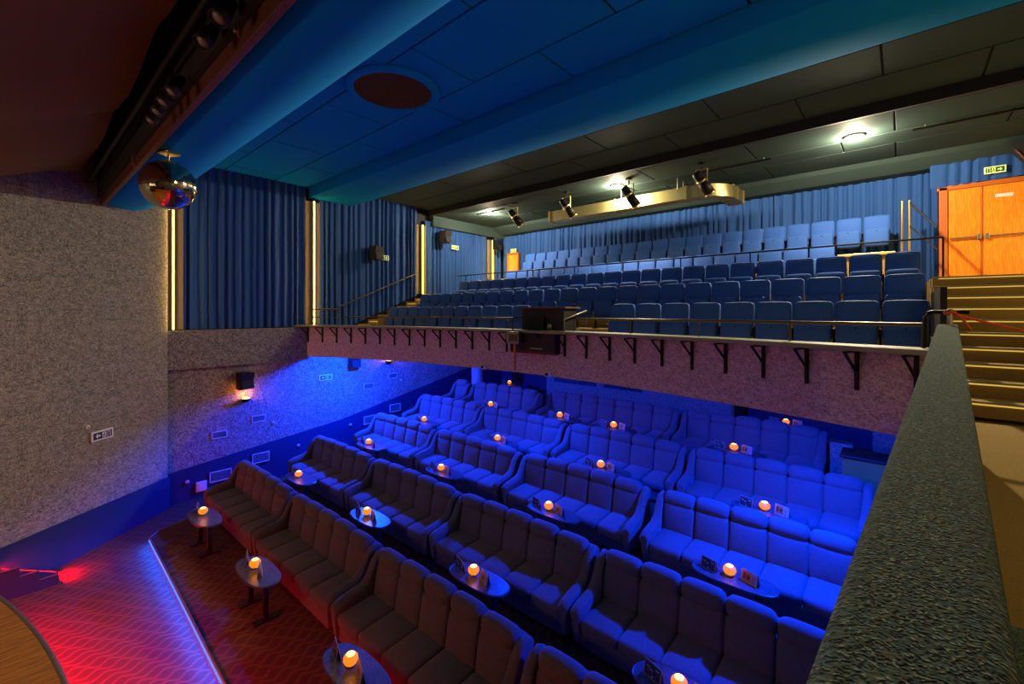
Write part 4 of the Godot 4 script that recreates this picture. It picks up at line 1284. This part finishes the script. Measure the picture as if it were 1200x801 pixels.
func build_balcony_things() -> void:
	var h := -0.12
	for q in [[-11.55, -6.2, "between the wall and the control booth"], [-4.62, 0.16, "between the control booth and the gangway"]]:
		var pts := []
		var posts := []
		for i in 25:
			var x := lerpf(q[0], q[1], i / 24.0)
			pts.append(P(x, arc(x, 17.1), h))
			if i % 6 == 0: posts.append(pts[-1])
		var o := thing("front_rail", Vector3.ZERO, "low metal rail on the balcony shelf %s" % q[2], "rail")
		rail_line(o, pts, posts, 0.23)
	var o2 := thing("side_rail", Vector3.ZERO, "two-bar metal rail at the wall end of the balcony shelf", "rail")
	var a := P(-12.62, arc(-12.62, 17.1), 0.09)
	var b := P(-11.75, arc(-11.75, 17.1), 0.09)
	rail_line(o2, [a, b], [a, b], 0.44)
	put(tube_mesh([a - Vector3(0, 0.22, 0), b - Vector3(0, 0.22, 0)], 0.014), "lower_rail", M.rail, o2)
	var o3 := thing("end_rail", Vector3.ZERO, "bent dark metal rail at the gangway end of the balcony shelf", "rail")
	var e0 := P(0.17, arc(0.17, 17.05), -0.34)
	put(tube_mesh([e0, e0 + Vector3(0, 0.30, 0), e0 + Vector3(0.02, 0.335, -0.0), e0 + Vector3(0.06, 0.345, 0), e0 + Vector3(0.30, 0.345, 0.0)], 0.02), "bar", M.iron, o3)
	# long cross rail before the light blue rows
	var o4 := thing("cross_rail", Vector3.ZERO, "long dark rail across the balcony before the upper seat rows", "rail")
	var p0 := P(0.55, 10.98, 1.34)
	var pts4 := [p0, P(-12.3, 10.98, 1.34)]
	var posts4 := [p0]
	for i in 8: posts4.append(P(0.55 - 1.55 * (i + 1), 10.98, 1.34))
	rail_line(o4, pts4, posts4, 0.80, 0.018, M.iron)
	# handrail of the narrow stair and of the upper corner
	var o5 := thing("hand_rail", Vector3.ZERO, "sloping handrail on the curtained wall above the narrow stair", "rail")
	put(tube_mesh([P(-12.66, 6.6, 0.18), P(-12.66, 9.44, 1.37)], 0.022), "bar", M.rail, o5)
	for t in [0.05, 0.5, 0.95]: put(tube_mesh([P(-12.66, lerpf(6.6, 9.44, t), lerpf(0.18, 1.37, t)), P(-12.78, lerpf(6.6, 9.44, t), lerpf(0.13, 1.32, t))], 0.012, 6), "bracket", M.rail, o5)
	var o6 := thing("hand_rail", Vector3.ZERO, "upright brass handrail at the end of the last seat row", "rail")
	var c0 := P(0.0, 13.0, 1.30)
	for s in [0.0, 0.12]: put(tube_mesh([c0 + Vector3(s, -0.2, 0), c0 + Vector3(s, 1.15, 0)], 0.024), "post", M.brass, o6)
	put(tube_mesh([c0 + Vector3(0.12, 1.1, 0), c0 + Vector3(0.55, 0.45, 0.3)], 0.02), "slope_bar", M.iron, o6)
	put(tube_mesh([c0 + Vector3(0.12, 0.6, 0), c0 + Vector3(0.55, 0.0, 0.3)], 0.016), "slope_bar", M.iron, o6)
	# lit edge of the upper platform at its open end
	var le := thing("platform_edge_light", P(-0.6, 12.42, 1.27), "bright yellow lit edge under the end of the last seat row", "light strip")
	put(chamfer(Vector3(1.0, 0.06, 0.05), 0.008), "edge", M.brass, le)
	put(box_mesh(Vector3(0.96, 0.03, 0.01)), "light_tube", M.glow_step, le, Vector3(0, -0.005, 0.03))
	# little lit strips between the last seats of the third row
	for x in [-0.52, -1.03]:
		var o := thing("aisle_marker", P(x + 0.24, 10.50, 0.66), "small yellow marker light beside the %s seat of the third row" % ("second" if x > -0.9 else "third"), "marker light", "marker lights between third row seats")
		put(chamfer(Vector3(0.03, 0.34, 0.02), 0.004), "plate", M.brass, o)
		for k in 3: put(chamfer(Vector3(0.022, 0.05, 0.01), 0.003), "light_dot", M.glow_step, o, Vector3(0, -0.11 + k * 0.11, 0.012))
	# control booth let into the balcony front
	var bx := -5.45
	var bo := thing("control_booth", P(bx, arc(bx), -1.0), "dark control booth with screens let into the balcony front", "booth")
	put(chamfer(Vector3(1.10, 0.04, 0.9), 0.006), "base", M.timber, bo, Vector3(0, 0.215, -0.25))
	put(chamfer(Vector3(0.04, 0.42, 0.9), 0.006), "side", M.black, bo, Vector3(-0.54, 0.44, -0.25))
	put(chamfer(Vector3(0.04, 0.42, 0.9), 0.006), "side", M.black, bo, Vector3(0.54, 0.44, -0.25))
	put(chamfer(Vector3(1.04, 0.42, 0.03), 0.006), "front", M.black, bo, Vector3(0, 0.44, 0.18))
	put(chamfer(Vector3(1.04, 0.50, 0.45), 0.01), "cabinet", M.black, bo, Vector3(0.05, 0.82, -0.30))
	put(chamfer(Vector3(1.16, 0.035, 0.55), 0.006), "lid", M.timber, bo, Vector3(0.05, 1.09, -0.30))
	put(chamfer(Vector3(0.46, 0.30, 0.05), 0.01), "monitor", M.dark_paint, bo, Vector3(-0.1, 0.80, -0.04))
	put(chamfer(Vector3(0.30, 0.03, 0.02), 0.004), "control_strip", M.steel, bo, Vector3(0.12, 0.30, 0.20))
	put(lathe_mesh([Vector2(0.0, 0.0), Vector2(0.05, 0.0), Vector2(0.05, 0.11), Vector2(0.0, 0.12)], 16), "drum", M.brass, bo, Vector3(0.28, 0.67, -0.02))
	for s in [-0.62, 0.66]:
		var q0 := Vector3(s, 0.86, 0.05)
		put(tube_mesh([q0 - Vector3(0, 0.25, 0), q0, q0 + Vector3(0.02, 0.17, -0.75), q0 + Vector3(0.02, -0.15, -0.75)], 0.02), "hand_rail", M.rail, bo)
	var jb := thing("metal_box", P(-5.82, arc(-5.82) - 0.30, -0.62), "small riveted metal box on a copper pipe before the control booth", "metal box")
	put(chamfer(Vector3(0.32, 0.24, 0.12), 0.01), "case", M.steel, jb, Vector3(0, 0.12, 0))
	put(chamfer(Vector3(0.22, 0.14, 0.02), 0.006), "door", M.rail, jb, Vector3(0.02, 0.12, 0.065))
	put(tube_mesh([Vector3(0.02, 0.02, 0.0), Vector3(0.02, -0.52, 0.0)], 0.026), "pipe", M.copper, jb)
	# small cameras clipped to the lower edge of the balcony front
	for q in [-6.9, -5.15]:
		var o := thing("sensor_box", P(q, arc(q) - 0.05, -1.19), "small pale box at the lower edge of the balcony front %s" % ("nearer the column" if q < -6 else "below the control booth"), "sensor")
		put(chamfer(Vector3(0.12, 0.10, 0.08), 0.01), "case", M.white, o)
		put(lathe_mesh([Vector2(0.0, 0.0), Vector2(0.03, 0.0), Vector2(0.03, 0.03), Vector2(0.0, 0.035)], 12), "lens", M.black, o, Vector3(0, 0, 0.04), Vector3(PI / 2, 0, 0))
